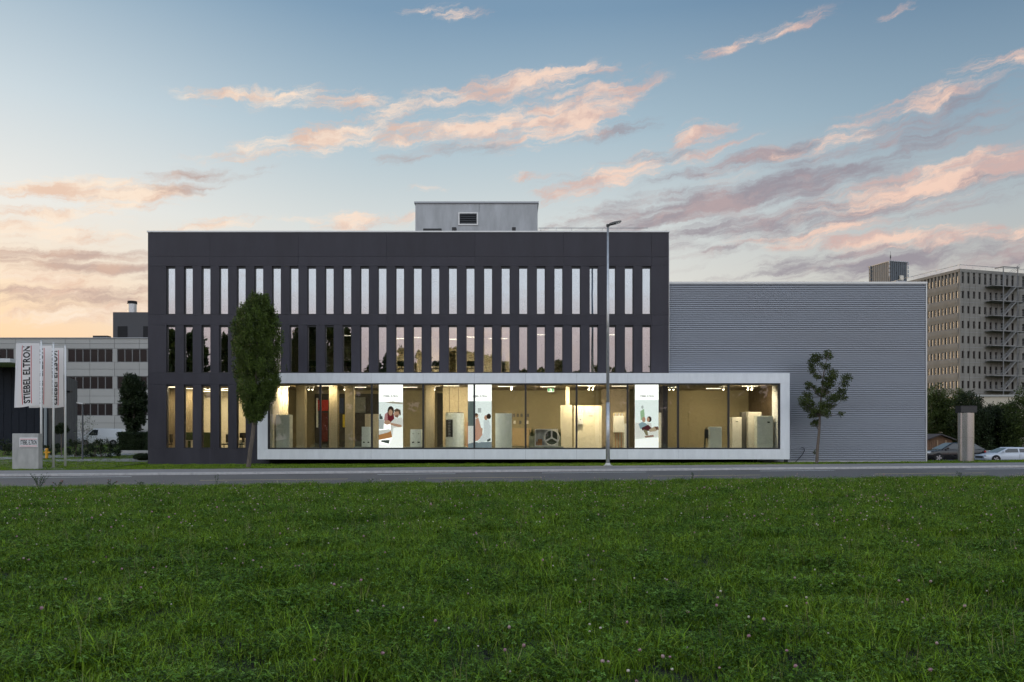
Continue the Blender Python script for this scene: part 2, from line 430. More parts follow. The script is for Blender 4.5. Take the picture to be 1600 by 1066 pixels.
mb = MB(); strip(mb, -60, 110, 4.95, 16.6, -0.10, -0.10, 1); tag(mb.build('road', M_ASPH), kind='structure')
mb = MB(); strip(mb, -60, 110, -0.0, 4.72, 0.0, 0.0, 1); tag(mb.build('pavement', M_WALK), kind='structure')
kerb = thing('kerb', None, None, tuple(rp(0, 4.8))); tag(kerb, kind='structure')
for i in range(-12, 60):
    s0 = i * 1.5; s1 = s0 + 1.488; q = MB(); w = random.uniform(-.004, .006)
    a = [rp(s0, 4.722, -0.16), rp(s1, 4.722, -0.16), rp(s1, 4.945 + w, -0.16), rp(s0, 4.945 + w, -0.16)]
    q.prism(a, (0, 0, 0.165 + random.uniform(0, .006))); q.build('kerb_stone', M_KERB, kerb, bevel=0.012)
rm = MB()
for s0, s1 in ((-16, 2.2), (13.3, 17.0), (21.2, 26.4), (32.3, 36.3), (43.5, 48.4), (57, 61)):
    strip(rm, s0 if s0 > -16 else -6, s1, 6.4, 6.62, -0.096)
tag(rm.build('lane_marking_white', M_PAINTW), kind='structure')
rm = MB()
for s0, s1 in ((6.2, 12.2), (15.5, 20.5), (25.5, 30.5), (36.0, 41.5), (48.0, 53.5)):
    strip(rm, s0, s1, 10.6, 10.78, -0.096)
tag(rm.build('lane_marking_yellow', M_PAINTY), kind='structure')

# verge between the pavement and the buildings, gravel strip at the foot of the facade
def verge_edge(s): return rp(s, 0.0)
mb = MB(); n = 60
for i in range(n):
    xa = -22.8 + (27.5 + 22.8) * i / n; xb = -22.8 + (27.5 + 22.8) * (i + 1) / n
    def ed(x): return 44.2 + (x + 20.4) * math.tan(R(7.3))
    mb.face([(xa, ed(xa), gz(xa) + 0.004), (xb, ed(xb), gz(xb) + 0.004), (xb, 51.6, gz(xb) + 0.03), (xa, 51.6, gz(xa) + 0.03)])
verge = tag(mb.build('verge', M_EARTH), kind='structure')
mb = MB()
for i in range(n):
    xa = -22.8 + (26.4 + 22.8) * i / n; xb = -22.8 + (26.4 + 22.8) * (i + 1) / n
    mb.face([(xa, 51.6, gz(xa) + 0.034), (xb, 51.6, gz(xb) + 0.034), (xb, 52.3, gz(xb) + 0.034), (xa, 52.3, gz(xa) + 0.034)])
tag(mb.build('gravel_strip', M_GRAVEL), kind='structure')
def ed(x): return 44.2 + (x + 20.4) * math.tan(R(7.3))
# lawn on the left with two paths
mb = MB(); xs = [-75 + i * 3.5 for i in range(15)] + [-22.8]; ys = [46, 50, 56, 62, 70, 80, 92]
def lz(x, y): return gl(y) + 0.01
for i in range(len(xs) - 1):
    for j in range(len(ys)):
        y1 = ys[j]
        def pt(x, k): return (x, ed(x), gz(x)) if k < 0 else (x, ys[k], lz(x, ys[k]))
        mb.face([pt(xs[i], j - 1), pt(xs[i + 1], j - 1), pt(xs[i + 1], j), pt(xs[i], j)])
lawn = tag(mb.build('lawn', M_EARTH), kind='structure')
mb = MB()
pts = [(-60, 47.2), (-40, 52), (-33, 57), (-28.5, 64.5), (-24, 66)]; pts2 = [(-60, 49.5), (-41, 55), (-36, 61), (-31, 69.5), (-24, 71.5)]
for i in range(4):
    a, b, c, d = pts[i], pts[i + 1], pts2[i + 1], pts2[i]
    mb.face([(q[0], q[1], lz(*q) + 0.02) for q in (a, b, c, d)])
tag(mb.build('path', M_PATH), kind='structure')
mb = MB()
mb.face([(-33.5, 53.5, lz(0, 53.5) + .02), (-22.9, 53.2, lz(0, 53.2) + .02), (-22.9, 57.5, lz(0, 57.5) + .02), (-29.5, 57.2, lz(0, 57.2) + .02)])
tag(mb.build('entrance_paving', M_PATH), kind='structure')
mb = MB(); mb.box(27.2, 75, 54.5, 78, -0.42, -0.33); tag(mb.build('parking_lot', M_ASPH), kind='structure')
mb = MB()
for i in range(20):
    xa = 26.4 + i * 1.2; xb = xa + 1.2
    mb.face([(xa, ed(xa), gz(xa) + .004), (xb, ed(xb), gz(xb) + .004), (xb, max(54.6, ed(xb) + 2), gz(xb) + .03), (xa, max(54.6, ed(xa) + 2), gz(xa) + .03)])
verge_r = tag(mb.build('verge_beside_parking', M_EARTH), kind='structure')

# ------------------------------------------------------------------ office building
FY = 52.0; K = FY / F
def fx(x): return PX(x, FY)
def fz(y): return PZ(y, FY)
BX0, BX1 = fx(231), fx(1045); BTOP = fz(361)
off = thing('office_building', 'anthracite three-storey office block with rows of narrow upright windows', 'building', (BX0, FY, 0))
rows = [(416, 492), (508, 583), (601, 701)]
NWIN = 28; WL = [fx(259.8 + 27.55 * i) for i in range(NWIN)]; WW = 13.6 * K
G = 0.004
def panel(x0, x1, z0, z1):
    q = MB(); q.box(x0 + G, x1 - G, FY + random.uniform(0, .004), FY + 0.10, z0 + G, z1 - G); q.build('facade_panel', M_PANEL, off)
joints = [BX0] + [fx(190 + 138 * i) for i in range(1, 7)] + [BX1]
for (ya, yb) in ((363, 401), (401, 416), (492, 508), (583, 601), (701, 729)):
    for i in range(len(joints) - 1):
        if ya > 580 and joints[i] > fx(330): 
            if ya == 583: pass
            elif joints[i] > fx(420): continue
        panel(joints[i], min(joints[i + 1], BX1), fz(yb), fz(ya))
for r, (ya, yb) in enumerate(rows):
    nW = NWIN if r < 2 else 5
    xs_ = [BX0] + [c for i in range(nW) for c in (WL[i], WL[i] + WW)] + [BX1 if r < 2 else fx(408)]
    for i in range(0, len(xs_), 2): panel(xs_[i], xs_[i + 1], fz(yb), fz(ya))
# backing wall behind the panels (holes left for the windows)
q = MB()
def backing(x0, x1, z0, z1): q.box(x0, x1, FY + 0.103, FY + 0.32, z0, z1)
e = .012
for (ya, yb) in ((363, 416), (492, 508), (583, 601)): backing(BX0 + .05, BX1 - .05, fz(yb), fz(ya))
backing(BX0 + .05, fx(408), -0.4, fz(701))
for r, (ya, yb) in enumerate(rows):
    nW = NWIN if r < 2 else 5
    xs_ = [BX0 + .05] + [c for i in range(nW) for c in (WL[i] - e, WL[i] + WW + e)] + [BX1 - .05 if r < 2 else fx(408)]
    for i in range(0, len(xs_), 2): backing(xs_[i], xs_[i + 1], fz(yb) + .001, fz(ya) - .001)
q.build('backing_wall', M_BLACK, off)
# side and rear walls, roof, coping
q = MB(); q.box(BX0, BX0 + 0.3, FY + .33, FY + 16, -0.4, BTOP - .1); q.box(BX1 - .3, BX1, FY + .33, FY + 16, -.4, BTOP - .1); q.box(BX0 + .31, BX1 - .31, FY + 15.7, FY + 16, -.4, BTOP - .1)
q.build('outer_wall', M_PANEL, off)
q = MB(); q.box(BX0 + .32, BX1 - .32, FY + .34, FY + 15.6, BTOP - .9, BTOP - .55); q.build('roof', M_ROOF, off)
q = MB()
q.box(BX0 - .05, BX1 + .05, FY - .05, FY + .42, BTOP - .085, BTOP); q.box(BX0 - .05, BX0 + .42, FY + .425, FY + 16.05, BTOP - .085, BTOP); q.box(BX1 - .42, BX1 + .05, FY + .425, FY + 16.05, BTOP - .085, BTOP)
q.build('coping', M_COPING, off)
q = MB(); q.box(BX1 + .003, BX1 + .03, FY - .01, FY + .1, fz(580), BTOP - .09); q.build('corner_trim', M_COPING, off)
# windows
def win_mesh(h):
    a = MB(); t = .035
    a.box(0, WW, .10, .30, h - .11, h); a.box(0, WW, .02, .30, 0, .06); a.box(0, .03, .10, .30, .061, h - .111); a.box(WW - .03, WW, .10, .30, .061, h - .111)  # head bar made deep and dark to stand in for shade in the recess
    b = MB(); b.box(.031, WW - .031, .20, .215, .061, h - .111)
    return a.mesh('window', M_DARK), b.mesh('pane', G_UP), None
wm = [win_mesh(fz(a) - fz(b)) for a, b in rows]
pane_low = MB(); h1 = fz(601) - fz(701); pane_low.box(.031, WW - .031, .20, .215, .061, h1 - .111); pane_low = pane_low.mesh('pane', G_SHOW)
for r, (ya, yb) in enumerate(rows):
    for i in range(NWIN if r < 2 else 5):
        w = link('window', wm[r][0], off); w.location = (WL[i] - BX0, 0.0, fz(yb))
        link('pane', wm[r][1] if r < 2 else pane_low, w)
# storeys inside
Z1, Z2, Z3 = fz(592), fz(500), fz(404)
q = MB(); q.box(BX0 + .35, BX1 - .35, FY + .325, FY + 15.5, Z1 - .35, Z1 + .02); q.box(BX0 + .35, BX1 - .35, FY + .325, FY + 15.5, Z2 - .35, Z2 + .02); q.box(BX0 + .35, fx(410), FY + .325, FY + 15.5, .62, .80)
q.build('storey_slab', M_CEIL, off)
q = MB()
q.box(BX0 + .35, BX1 - .35, FY + 6.5, FY + 6.6, Z1 + .03, Z2 - .36); q.box(BX0 + .35, BX1 - .35, FY + 5.5, FY + 5.6, Z2 + .03, BTOP - .95); q.box(BX0 + .35, fx(404), FY + 4.5, FY + 4.6, .81, Z1 - .36)
for x in (436, 600, 797, 905): q.box(fx(x), fx(x) + .1, FY + .4, FY + 6.49, Z1 + .03, Z2 - .36)
q.box(fx(408), fx(408) + .15, FY + .33, FY + 4.6, .81, Z1 - .36)
q.build('partition_wall', M_WALL_LT, off)
q = MB(); q.box(fx(400) + .2, BX1 - .36, FY + .34, FY + .42, Z1 - .345, Z1 - .341); 

# rooftop penthouse
pY = 59.0
pt_ = MB(); px0, px1, pz1 = PX(649, pY), PX(840, pY), PZ(318, pY)
pt_.box(px0, px1, pY, pY + 6, BTOP - .55, pz1)
pen = pt_.build('roof_penthouse', M_STUCCO, off)
q = MB(); q.box(px0 - .08, px1 + .08, pY - .08, pY + 6.08, pz1 + .002, pz1 + .12); q.build('penthouse_coping', M_TRIM, pen)
q = MB(); lx0, lx1, lz0, lz1 = PX(716, pY), PX(747, pY), PZ(352, pY), PZ(332, pY)
q.box(lx0, lx1, pY - .05, pY - .003, lz0, lz0 + .09); q.box(lx0, lx1, pY - .05, pY - .003, lz1 - .09, lz1); q.box(lx0, lx0 + .09, pY - .05, pY - .003, lz0 + .091, lz1 - .091); q.box(lx1 - .09, lx1, pY - .05, pY - .003, lz0 + .091, lz1 - .091)
q.build('louver_frame', M_COPING, pen)
q = MB(); q.box(lx0 + .1, lx1 - .1, pY - .006, pY - .003, lz0 + .1, lz1 - .1); q.build('louver_opening', M_BLACK, pen)
for i in range(5):
    z = lz0 + .13 + i * .145; q = MB(); q.prism([(lx0 + .1, pY - .045, z), (lx0 + .1, pY - .04, z - .015), (lx0 + .1, pY - .008, z + .075), (lx0 + .1, pY - .012, z + .09)], (lx1 - lx0 - .2, 0, 0)); q.build('louver_slat', M_DARK, pen)
q = MB(); jx = PX(748.5, pY); q.box(jx, jx + .02, pY - .004, pY - .001, lz1 + .02, pz1 - .01); q.build('downpipe', M_DARK, pen)
for a, b, c in ((661, 690, 357), (706, 713, 355), (800, 806, 355)):
    q = MB(); q.box(PX(a, 57), PX(b, 57), 57, 57.5, BTOP - .55, PZ(c, 57)); q.build('roof_duct', M_DARK, off, bevel=.02)
q = MB(); hz = PZ(356.5, 56); q.tube((PX(841, 56), 56, hz), (PX(1012, 56), 56, hz), .02, n=6); q.tube((PX(841, 56), 56, hz - .35), (PX(1012, 56), 56, hz - .35), .015, n=6)
for x in range(845, 1013, 24): q.tube((PX(x, 56), 56, BTOP - .56), (PX(x, 56), 56, hz), .018, n=6)
q.build('guard_rail', M_STEEL, off)

# ------------------------------------------------------------------ warehouse clad in corrugated metal
HYF = 52.2
wh = thing('warehouse', 'windowless hall clad in grey horizontal corrugated metal beside the office block', 'building', (BX1, HYF, 0))
HX1 = PX(1447, HYF); HT = PZ(441, HYF)
def corrugated(x0, x1, z0, z1, Y):
    q = MB(); p = 0.120; prof = []
    z = math.floor(z0 / p) * p
    while z < z1:
        for dz, dy in ((0, .0), (.040, .0), (.058, .02), (.064, .085), (.096, .085), (.108, .02)):
            zz = z + dz
            if z0 - 1e-5 <= zz <= z1 + 1e-5: prof.append((Y + dy, zz))
        z += p
    for (ya, za), (yb, zb) in zip(prof, prof[1:]): q.face([(x0, ya, za), (x1, ya, za), (x1, yb, zb), (x0, yb, zb)])
    return q
SX0, SX1 = PX(402, 50.5), PX(1234, 50.5); SZ0, SZ1 = PZ(718, 50.5), PZ(583, 50.5)
ZS = math.ceil((SZ1 + .02) / .12) * .12
for a in ((BX1 + .04, HX1, ZS, HT - .12), (SX1 + .0, HX1, gz(20) + .10, ZS), (PX(1175, HYF), SX1, gz(15) + .05, SZ0 - .02)):
    corrugated(a[0], a[1], a[2], a[3], HYF).build('cladding', M_CORR, wh)
q = MB(); q.box(BX1 + .05, HX1 - .02, HYF + .09, HYF + .13, SZ1 + .06, HT - .1); q.box(SX1 + .01, HX1 - .02, HYF + .09, HYF + .13, -.4, SZ1 + .05); q.box(HX1 - .12, HX1 - .02, HYF + .14, HYF + 30, -.4, HT - .1); q.box(BX1 + .05, HX1 - .13, HYF + 29.9, HYF + 30, -.4, HT - .1)
q.build('inner_wall', M_TRIM, wh)
q = MB(); q.box(BX1 + .05, HX1 - .13, HYF + .13, HYF + 29.8, HT - .5, HT - .2); q.build('roof', M_ROOF, wh)
q = MB(); q.box(BX1 + .035, HX1 + .05, HYF - .06, HYF + .3, HT - .11, HT + .02); q.build('coping', M_COPING, wh)
q = MB(); q.box(HX1 - .015, HX1 + .05, HYF - .03, HYF + .3, gz(26), HT - .112); q.build('corner_trim', M_COPING, wh)
q = MB(); q.box(SX1 - .4, HX1 + .02, HYF - .02, HYF + .05, -.3, gz(22) + .10); q.build('plinth', M_CONC, wh)

# ------------------------------------------------------------------ showroom box
SY = 50.5
show = thing('showroom', 'long glazed ground-floor showroom in a white panel frame projecting from the facade', 'showroom', (SX0, SY, SZ0))
gx0, gx1 = PX(418, SY), PX(1219.5, SY); gz0, gz1 = PZ(702, SY), PZ(599, SY)
mull = [418, 500, 580.5, 661, 741, 821.3, 901, 981, 1060, 1139, 1219.5]; mx = [PX(m, SY) for m in mull]
g = .004; D = SY + 1.65
def fpanel(x0, x1, z0, z1):
    q = MB(); q.box(x0 + g, x1 - g, SY, D, z0 + g, z1 - g); q.build('frame_panel', M_WHITEP, show)
ends = [SX0] + mx[1:-1] + [SX1]
for i in range(len(ends) - 1):
    fpanel(ends[i], ends[i + 1], gz1, SZ1)
    fpanel(ends[i], ends[i + 1], SZ0, gz0)
fpanel(SX0, gx0, gz0, gz1); fpanel(gx1, SX1, gz0, gz1)
q = MB(); q.box(SX0 + .01, SX1 - .01, SY + .03, D + .01, SZ0 + .01, gz0 - .01); q.box(SX0 + .01, SX1 - .01, SY + .03, D + .01, gz1 + .01, SZ1 - .01)
q.build('frame_core', M_DARK, show)
GY = SY + .10; bw = .055
q = MB(); q.box(gx0 + .001, gx1 - .001, GY - .03, GY + .08, gz0 + .001, gz0 + .085); q.box(gx0 + .001, gx1 - .001, GY - .03, GY + .08, gz1 - .075, gz1 - .001); q.build('window_frame', M_DARK, show)
for i, x in enumerate(mx):
    xa = x + .05 if i == 0 else (x - .05 if i == 10 else x)
    q = MB(); q.box(xa - bw, xa + bw, GY - .028, GY + .10, gz0 + .086, gz1 - .076); q.build('mullion', M_DARK, show)
for i in range(10):
    q = MB(); q.box(mx[i] + bw, mx[i + 1] - bw, GY + .02, GY + .035, gz0 + .086, gz1 - .076); q.build('pane', G_SHOW, show)
FZ = gz0 + .05; CZ = gz1 - .03; BYS = SY + 7.2
q = MB(); q.box(gx0 - .3, gx1 + .3, D - 1.4, BYS + .3, FZ - .12, FZ - .002); q.build('floor', M_FLOOR_IN, show)
q = MB(); q.box(gx0 - .3, gx1 + .3, D - 1.45, BYS + .3, CZ, CZ + .1); q.build('ceiling', M_CEIL, show)
q = MB(); q.box(gx0 - .3, gx1 + .3, BYS, BYS + .2, FZ, CZ - .001); q.box(gx0 - .3, gx0 - .1, SY + .4, BYS - .001, FZ, CZ - .001)
q.build('back_wall', M_WALL_IN, show)
q = MB(); q.box(gx1 + .1, gx1 + .3, SY + .4, BYS - .001, FZ, CZ - .001); q.build('end_wall', mat('dark_brown_wall', (0.10, 0.07, 0.045), .5, var=.15, scale=3), show)
M_VOID = mat('dark_room', (0.05, 0.045, 0.04), .7, var=.2)
q = MB(); q.box(PX(478, 55), PX(583, 55), BYS - .25, BYS - .01, FZ, CZ - .25); q.box(PX(678, 55), PX(691, 55), BYS - .25, BYS - .01, FZ, CZ - .2); q.build('dark_doorway', M_VOID, show)
for a, b in ((463, 476), (514, 527), (539, 552), (665, 678)):
    q = MB(); q.box(PX(a, 52.2), PX(b, 52.2), 52.2, 52.75, FZ, CZ - .001); q.build('column', M_WOODC, show)
q = MB(); q.box(PX(884, 53.5), PX(890, 53.5), 53.5, 53.8, FZ, CZ - .001); q.build('column', M_WALL_LT, show)
q = MB(); q.box(PX(692, 54), PX(731, 54), 54, 54.1, FZ, CZ - .002); q.build('wood_panelling', M_WOODC, show)
for x in (702, 716):
    q = MB(); q.box(PX(x, 54), PX(x, 54) + .02, 53.995, 53.999, FZ, CZ - .01); q.build('panel_joint', M_DARK, show)
# partition walls
q = MB(); q.box(PX(877, 52.3), PX(894, 52.3), 52.3, 53.2, FZ, PZ(633, 52.3)); q.build('partition', M_WALL_LT, show)
q = MB(); q.box(PX(897, 52.6), PX(940, 52.6), 52.6, 52.8, FZ, PZ(634, 52.6)); q.build('partition', M_WALL_LT, show)
q = MB(); q.box(PX(940, 56), PX(983, 56), 56, 56.2, FZ, CZ - .002); q.build('partition', mat('taupe_wall', (.34, .28, .2), .8), show)
q = MB(); q.box(PX(1079, 57), PX(1106, 57), BYS - .05, BYS - .004, FZ, PZ(643, 57.6)); q.build('door', M_WALL_IN, show)
q = MB(); q.box(PX(419.5, 51), PX(426, 51), 51.0, 52.4, FZ, CZ - .002); q.build('curtain', M_WALL_LT, show)
for a, b in ((436, 440), (442, 449)):
    q = MB()
    for i in range(5):
        x = PX(a + (b - a) * i / 5, 53); q.tube((x, 53.2 + .05 * (i % 2), FZ), (x, 53.2 + .05 * (i % 2), CZ - .01), .07, n=8)
    q.build('curtain', M_WALL_LT, show, smooth=True)
# under the showroom: dark recess and stub posts
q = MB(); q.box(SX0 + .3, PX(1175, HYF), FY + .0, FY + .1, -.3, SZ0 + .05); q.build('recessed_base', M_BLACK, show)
for x in (1180, 1228):
    q = MB(); q.box(PX(x, 51.6) - .09, PX(x, 51.6) + .09, 51.5, 51.7, gz(14), SZ0 + .0); q.build('support_post', M_DARK, show)

# ------------------------------------------------------------------ lit lamps
def area(name, parent, loc, sx_, sy_, power, col=(1.0, 0.85, 0.59), tilt=0.0):
    d = bpy.data.lights.new(name, 'AREA'); d.shape = 'RECTANGLE'; d.size = sx_; d.size_y = sy_; d.energy = power * 2.2; d.color = col
    o = bpy.data.objects.new(name, d); COL.objects.link(o); o.parent = parent; o.location = Vector(loc) - wloc(parent); o.rotation_euler = (tilt, 0, 0)
    return o
def ceiling_panel(x, Y, z, w, d, power, label, group, m=M_LAMPC, name='ceiling_lamp', tilt=0.0):
    t = thing(name, label, 'lamp', (x, Y, z), group=group)
    q = MB(); q.box(x - w / 2, x + w / 2, Y - d / 2, Y + d / 2, z - .06, z - .004); q.build('housing', M_SIGNW, t)
    q = MB(); q.box(x - w / 2 + .02, x + w / 2 - .02, Y - d / 2 + .02, Y + d / 2 - .02, z - .068, z - .062); q.build('diffuser', m, t)
    if power: area('lamp_light', t, (x, Y, z - .08), w, d, power, tilt=tilt)
    return t
ORD = ['leftmost', 'second', 'third', 'fourth', 'fifth', 'sixth', 'seventh', 'eighth', 'ninth', 'tenth', 'eleventh', 'rightmost']
for i, (x, Y, p) in enumerate(((440, 52.4, 90), (508, 51.6, 36), (560, 53.0, 40), (640, 53.0, 36), (705, 51.5, 90), (790, 52.2, 70), (856, 52.4, 130), (915, 51.4, 170), (968, 51.8, 70), (1045, 53.2, 70), (1115, 54.5, 60), (1172, 51.7, 150))):
    ceiling_panel(PX(x, Y), Y, CZ, 1.0, .22, p, ORD[i] + (' of' if i in (0, 11) else ' from the left of') + ' the flat warm ceiling lamps in the showroom', 'showroom ceiling lamps', tilt=R(28))
SPL = ['above the two left columns', 'above the second left column', 'right of the first poster', 'right of the middle poster', 'behind the street lamp pole', 'right of the third poster', 'in the second pane from the right', 'above the right-hand units']
for (x, n), lb in zip(((484, 3), (543, 2), (680, 1), (800, 1), (924, 2), (1050, 2), (1131, 1), (1172, 2)), SPL):
    t = thing('track_spotlight', 'small bright spotlight cluster under the showroom ceiling ' + lb, 'spotlight', (PX(x, 52.6), 52.6, CZ), group='showroom track spotlights')
    q = MB(); X = PX(x, 52.6); q.box(X - .3, X + .3, 52.56, 52.64, CZ - .04, CZ - .003); q.build('track', M_SIGNW, t)
    for k in range(n):
        xx = X + (k - (n - 1) / 2) * .24; q = MB(); q.tube((xx, 52.6, CZ - .041), (xx - .05, 52.52, CZ - .24), .05, .065, 10); q.build('spot_head', M_SIGNW, t)
        q = MB(); q.tube((xx - .051, 52.518, CZ - .243), (xx - .054, 52.514, CZ - .25), .05, .05, 10); q.build('bulb', M_LAMP, t)
# offices: ground floor left and the lit first-floor rooms
for i, (x, Y, p) in enumerate(((268, 52.9, 26), (305, 54.6, 26), (345, 54.6, 30), (385, 53.8, 24))):
    ceiling_panel(PX(x, Y), Y, Z1 - .40, 1.5, .16, p, ORD[i] + ' linear warm lamp from the left on the ground-floor office ceiling', 'ground-floor office lamps', M_LAMP, 'linear_lamp')
for i, (x, Y, p) in enumerate(((335, 53.2, 0), (350, 54.0, 0), (322, 55.2, 0))):
    ceiling_panel(PX(x, Y), Y, Z1 - .55, 1.2, .14, 0, ['front', 'middle', 'rear'][i] + ' hanging linear lamp seen through the third and fourth ground-floor windows', 'ground-floor office lamps', M_LAMP, 'linear_lamp')
for i, (x, Y, p) in enumerate(((625, 55.2, 60), (660, 54.6, 70), (700, 55.6, 70), (740, 54.4, 90), (778, 55.2, 70))):
    ceiling_panel(PX(x, Y), Y, Z2 - .72, 1.3, .14, p, ORD[i] + ' linear hanging lamp from the left in the lit first-floor office', 'first-floor office lamps', M_LAMP, 'hanging_lamp')
for i, (x, Y, p) in enumerate(((850, 56.0, 7), (960, 56.0, 5), (540, 56.5, 1.5))):
    ceiling_panel(PX(x, Y), Y, Z2 - .37, 1.2, .3, p, 'dim ceiling lamp in the first-floor office ' + ['right of the lit rooms', 'behind the street lamp pole', 'left of the lit rooms'][i], 'dim first-floor lamps')

# ------------------------------------------------------------------ exhibits in the showroom
M_TANKD = mat('tank_cutaway', (0.03, 0.03, 0.032), .4)
M_COPPER = mat('copper_pipe', (.55, .3, .16), .3, metal=.9)
def cabinet(name, label, x0, x1, ytop, Y, depth, m, doors=2, feet=False, cat='cabinet', vents=False, handle=False, group=None):
    X0, X1, zt = PX(x0, Y), PX(x1, Y), PZ(ytop, Y); t = thing(name, label, cat, ((X0 + X1) / 2, Y, FZ), group=group)
    zb = FZ + (.06 if feet else .0)
    q = MB(); q.box(X0, X1, Y + .021, Y + depth, zb, zt); q.build('body', m, t, bevel=.012)
    w = (X1 - X0) / doors
    for d in range(doors):
        q = MB(); q.box(X0 + d * w + .006, X0 + (d + 1) * w - .006, Y, Y + .02, zb + .02, zt - .02); dr = q.build('front_panel', m, t, bevel=.006)
        if vents:
            q = MB(); q.box(X0 + d * w + w * .3, X0 + (d + 1) * w - w * .3, Y - .004, Y - .001, zb + .26, zb + .34); q.build('vent', M_DARK, dr)
        if handle:
            q = MB(); q.box(X0 + d * w + w * .4, X0 + d * w + w * .6, Y - .004, Y - .001, zt - .30, zt - .26); q.build('display', M_DARK, dr)
    if feet:
        for sx_ in (X0 + .05, X1 - .09):
            q = MB(); q.box(sx_, sx_ + .04, Y + .05, Y + depth - .05, FZ, zb - .001); q.build('foot', M_DARK, t)
    return t
cabinet('storage_cabinet', 'tall pale green two-door unit at the left end of the showroom', 431, 452.5, 648, 51.4, .75, M_CAB, 2)
cabinet('heating_unit', 'low white two-door unit in front of a wooden panel left of the first poster', 565, 579, 667, 51.6, .5, M_CAB, 2, True, 'heating unit', True)
cabinet('heating_unit', 'low white two-door unit just right of the couple in the kitchen poster', 641, 658.5, 671, 51.6, .5, M_CAB, 2, True, 'heating unit', True, True)
cabinet('storage_cabinet', 'tall plain pale unit right of the middle poster', 774, 800, 646, 51.6, .7, M_CAB, 1)
cabinet('heating_unit', 'cream unit with slanted lid at the left of the right-hand group', 1144, 1159, 652, 52.4, .6, M_CABL, 1, False, 'heating unit', False, True)
cabinet('heating_unit', 'tall cream unit with display in the right-hand group', 1169, 1190, 644, 52.2, .6, M_CABL, 2, False, 'heating unit')
cabinet('heating_unit', 'broad pale green unit nearest the right end of the showroom', 1183, 1208, 650, 51.4, .6, M_CAB, 1, False, 'heating unit')
cabinet('fridge', 'dark grey tall unit between the two cream units', 1159, 1169, 644, 52.6, .5, mat('graphite', (.09, .085, .08), .4), 1, False, 'heating unit', False, True)
cabinet('low_cabinet', 'low pale unit in front of the door in the right half of the showroom', 1109, 1128, 667, 51.8, .5, M_CAB, 1)
cabinet('display_wall', 'tan display panel behind the low white unit left of the first poster', 570, 591, 647, 52.9, .15, M_WOODC, 1, cat='panel')
cabinet('display_stand', 'slim cream stand beside the hanging boiler', 976, 980, 662, 51.8, .4, M_CABL, 1, cat='stand')
cabinet('light_strip_stand', 'slim bright strip panel at the right edge of the third poster', 1030, 1033.5, 645, 51.7, .2, M_WALL_LT, 1, cat='stand')
# red and coloured banners on the far wall
def board(name, label, x0, x1, y0, y1, Y, m, cat, group=None, d=.04):
    q = MB(); q.box(PX(x0, Y), PX(x1, Y), Y, Y + d, PZ(y1, Y), PZ(y0, Y)); return tag(q.build(name, m, bevel=.004), label, cat, group)
board('banner', 'red banner hanging on the dark wall between the left columns', 496, 513, 625, 642, 57.3, mat('red_banner', (.5, .03, .02), .6), 'banner')
board('banner', 'dark maroon panel below the red banner', 500, 512, 645, 690, 57.3, mat('maroon_banner', (.12, .015, .012), .6), 'panel')
board('banner', 'narrow yellow panel beside the second left column', 535.5, 541, 648, 668, 57.3, mat('yellow_banner', (.65, .5, .03), .6), 'panel')
board('banner', 'dark blue panel high between the two left columns', 529, 537, 622, 646, 57.3, mat('blue_banner', (.03, .05, .12), .6), 'panel')
board('banner', 'pale upright panel left of the red banner', 494, 497, 622, 668, 57.3, M_CAB, 'panel')
board('wall_display', 'grey glass case on the dark wall right of the left columns', 553, 571, 621, 645, 57.3, mat('grey_case', (.16, .17, .15), .4), 'display')
for r, (xs_, y) in enumerate((((803, 809, 815, 825), 649), ((804, 813, 824), 660))):
    for x in xs_:
        board('control_unit', '%s control unit in the %s row on the tan wall beside the plain pale unit' % (ORD[xs_.index(x)], ('upper', 'lower')[r]), x - 1.7, x + 1.7, y - 2.5, y + 2.5, 57.62, mat('ctrl_grey', (.12, .11, .1), .5) if x % 2 else M_CABL, 'control unit', 'wall-mounted control units', .05)
board('wall_panel', 'framed grey-brown board under the row of control units', 800, 830, 669, 697, 57.62, mat('tan_board', (.42, .31, .17), .7), 'board')
board('wall_box', 'small dark box on the wall right of the third poster', 1035, 1039.5, 649, 659, 57.62, M_DARK, 'box')
t = board('wall_boiler', 'small white boiler hung on the cream partition', 903, 911, 647, 663, 52.42, M_SIGNW, 'boiler', d=.17)
q = MB(); q.box(PX(906.3, 52.4), PX(907.8, 52.4), 52.41, 52.417, PZ(656.2, 52.4), PZ(655.2, 52.4)); q.build('display', M_DARK, t)
board('wall_label', 'tiny label plate on the cream partition', 920, 927, 649, 651, 52.585, M_TRIM, 'plate', d=.01)
# hanging boiler
t = thing('hanging_boiler', 'cream wall boiler on a frame right of the street lamp pole', 'boiler', (PX(967, 52.6), 52.6, FZ))
q = MB(); q.box(PX(959, 52.6), PX(975, 52.6), 52.6, 53.0, PZ(676, 52.6), PZ(650, 52.6)); q.build('casing', M_CABL, t, bevel=.03)
q = MB()
for x in (962, 967, 972): q.tube((PX(x, 52.8), 52.8, PZ(650, 52.8)), (PX(x, 52.8), 52.8, PZ(646, 52.8)), .05, n=10)
q.build('connector', M_STEEL, t)
q = MB()
for x in (962, 966, 971): q.tube((PX(x, 52.8), 52.8, FZ), (PX(x, 52.8), 52.8, PZ(676, 52.8)), .03, n=8)
q.build('pipe', M_COPPER, t)
q = MB(); q.box(PX(958, 53.1), PX(977, 53.1), 53.02, 53.1, FZ, PZ(645, 53.1)); q.build('backboard', M_WOODC, t)
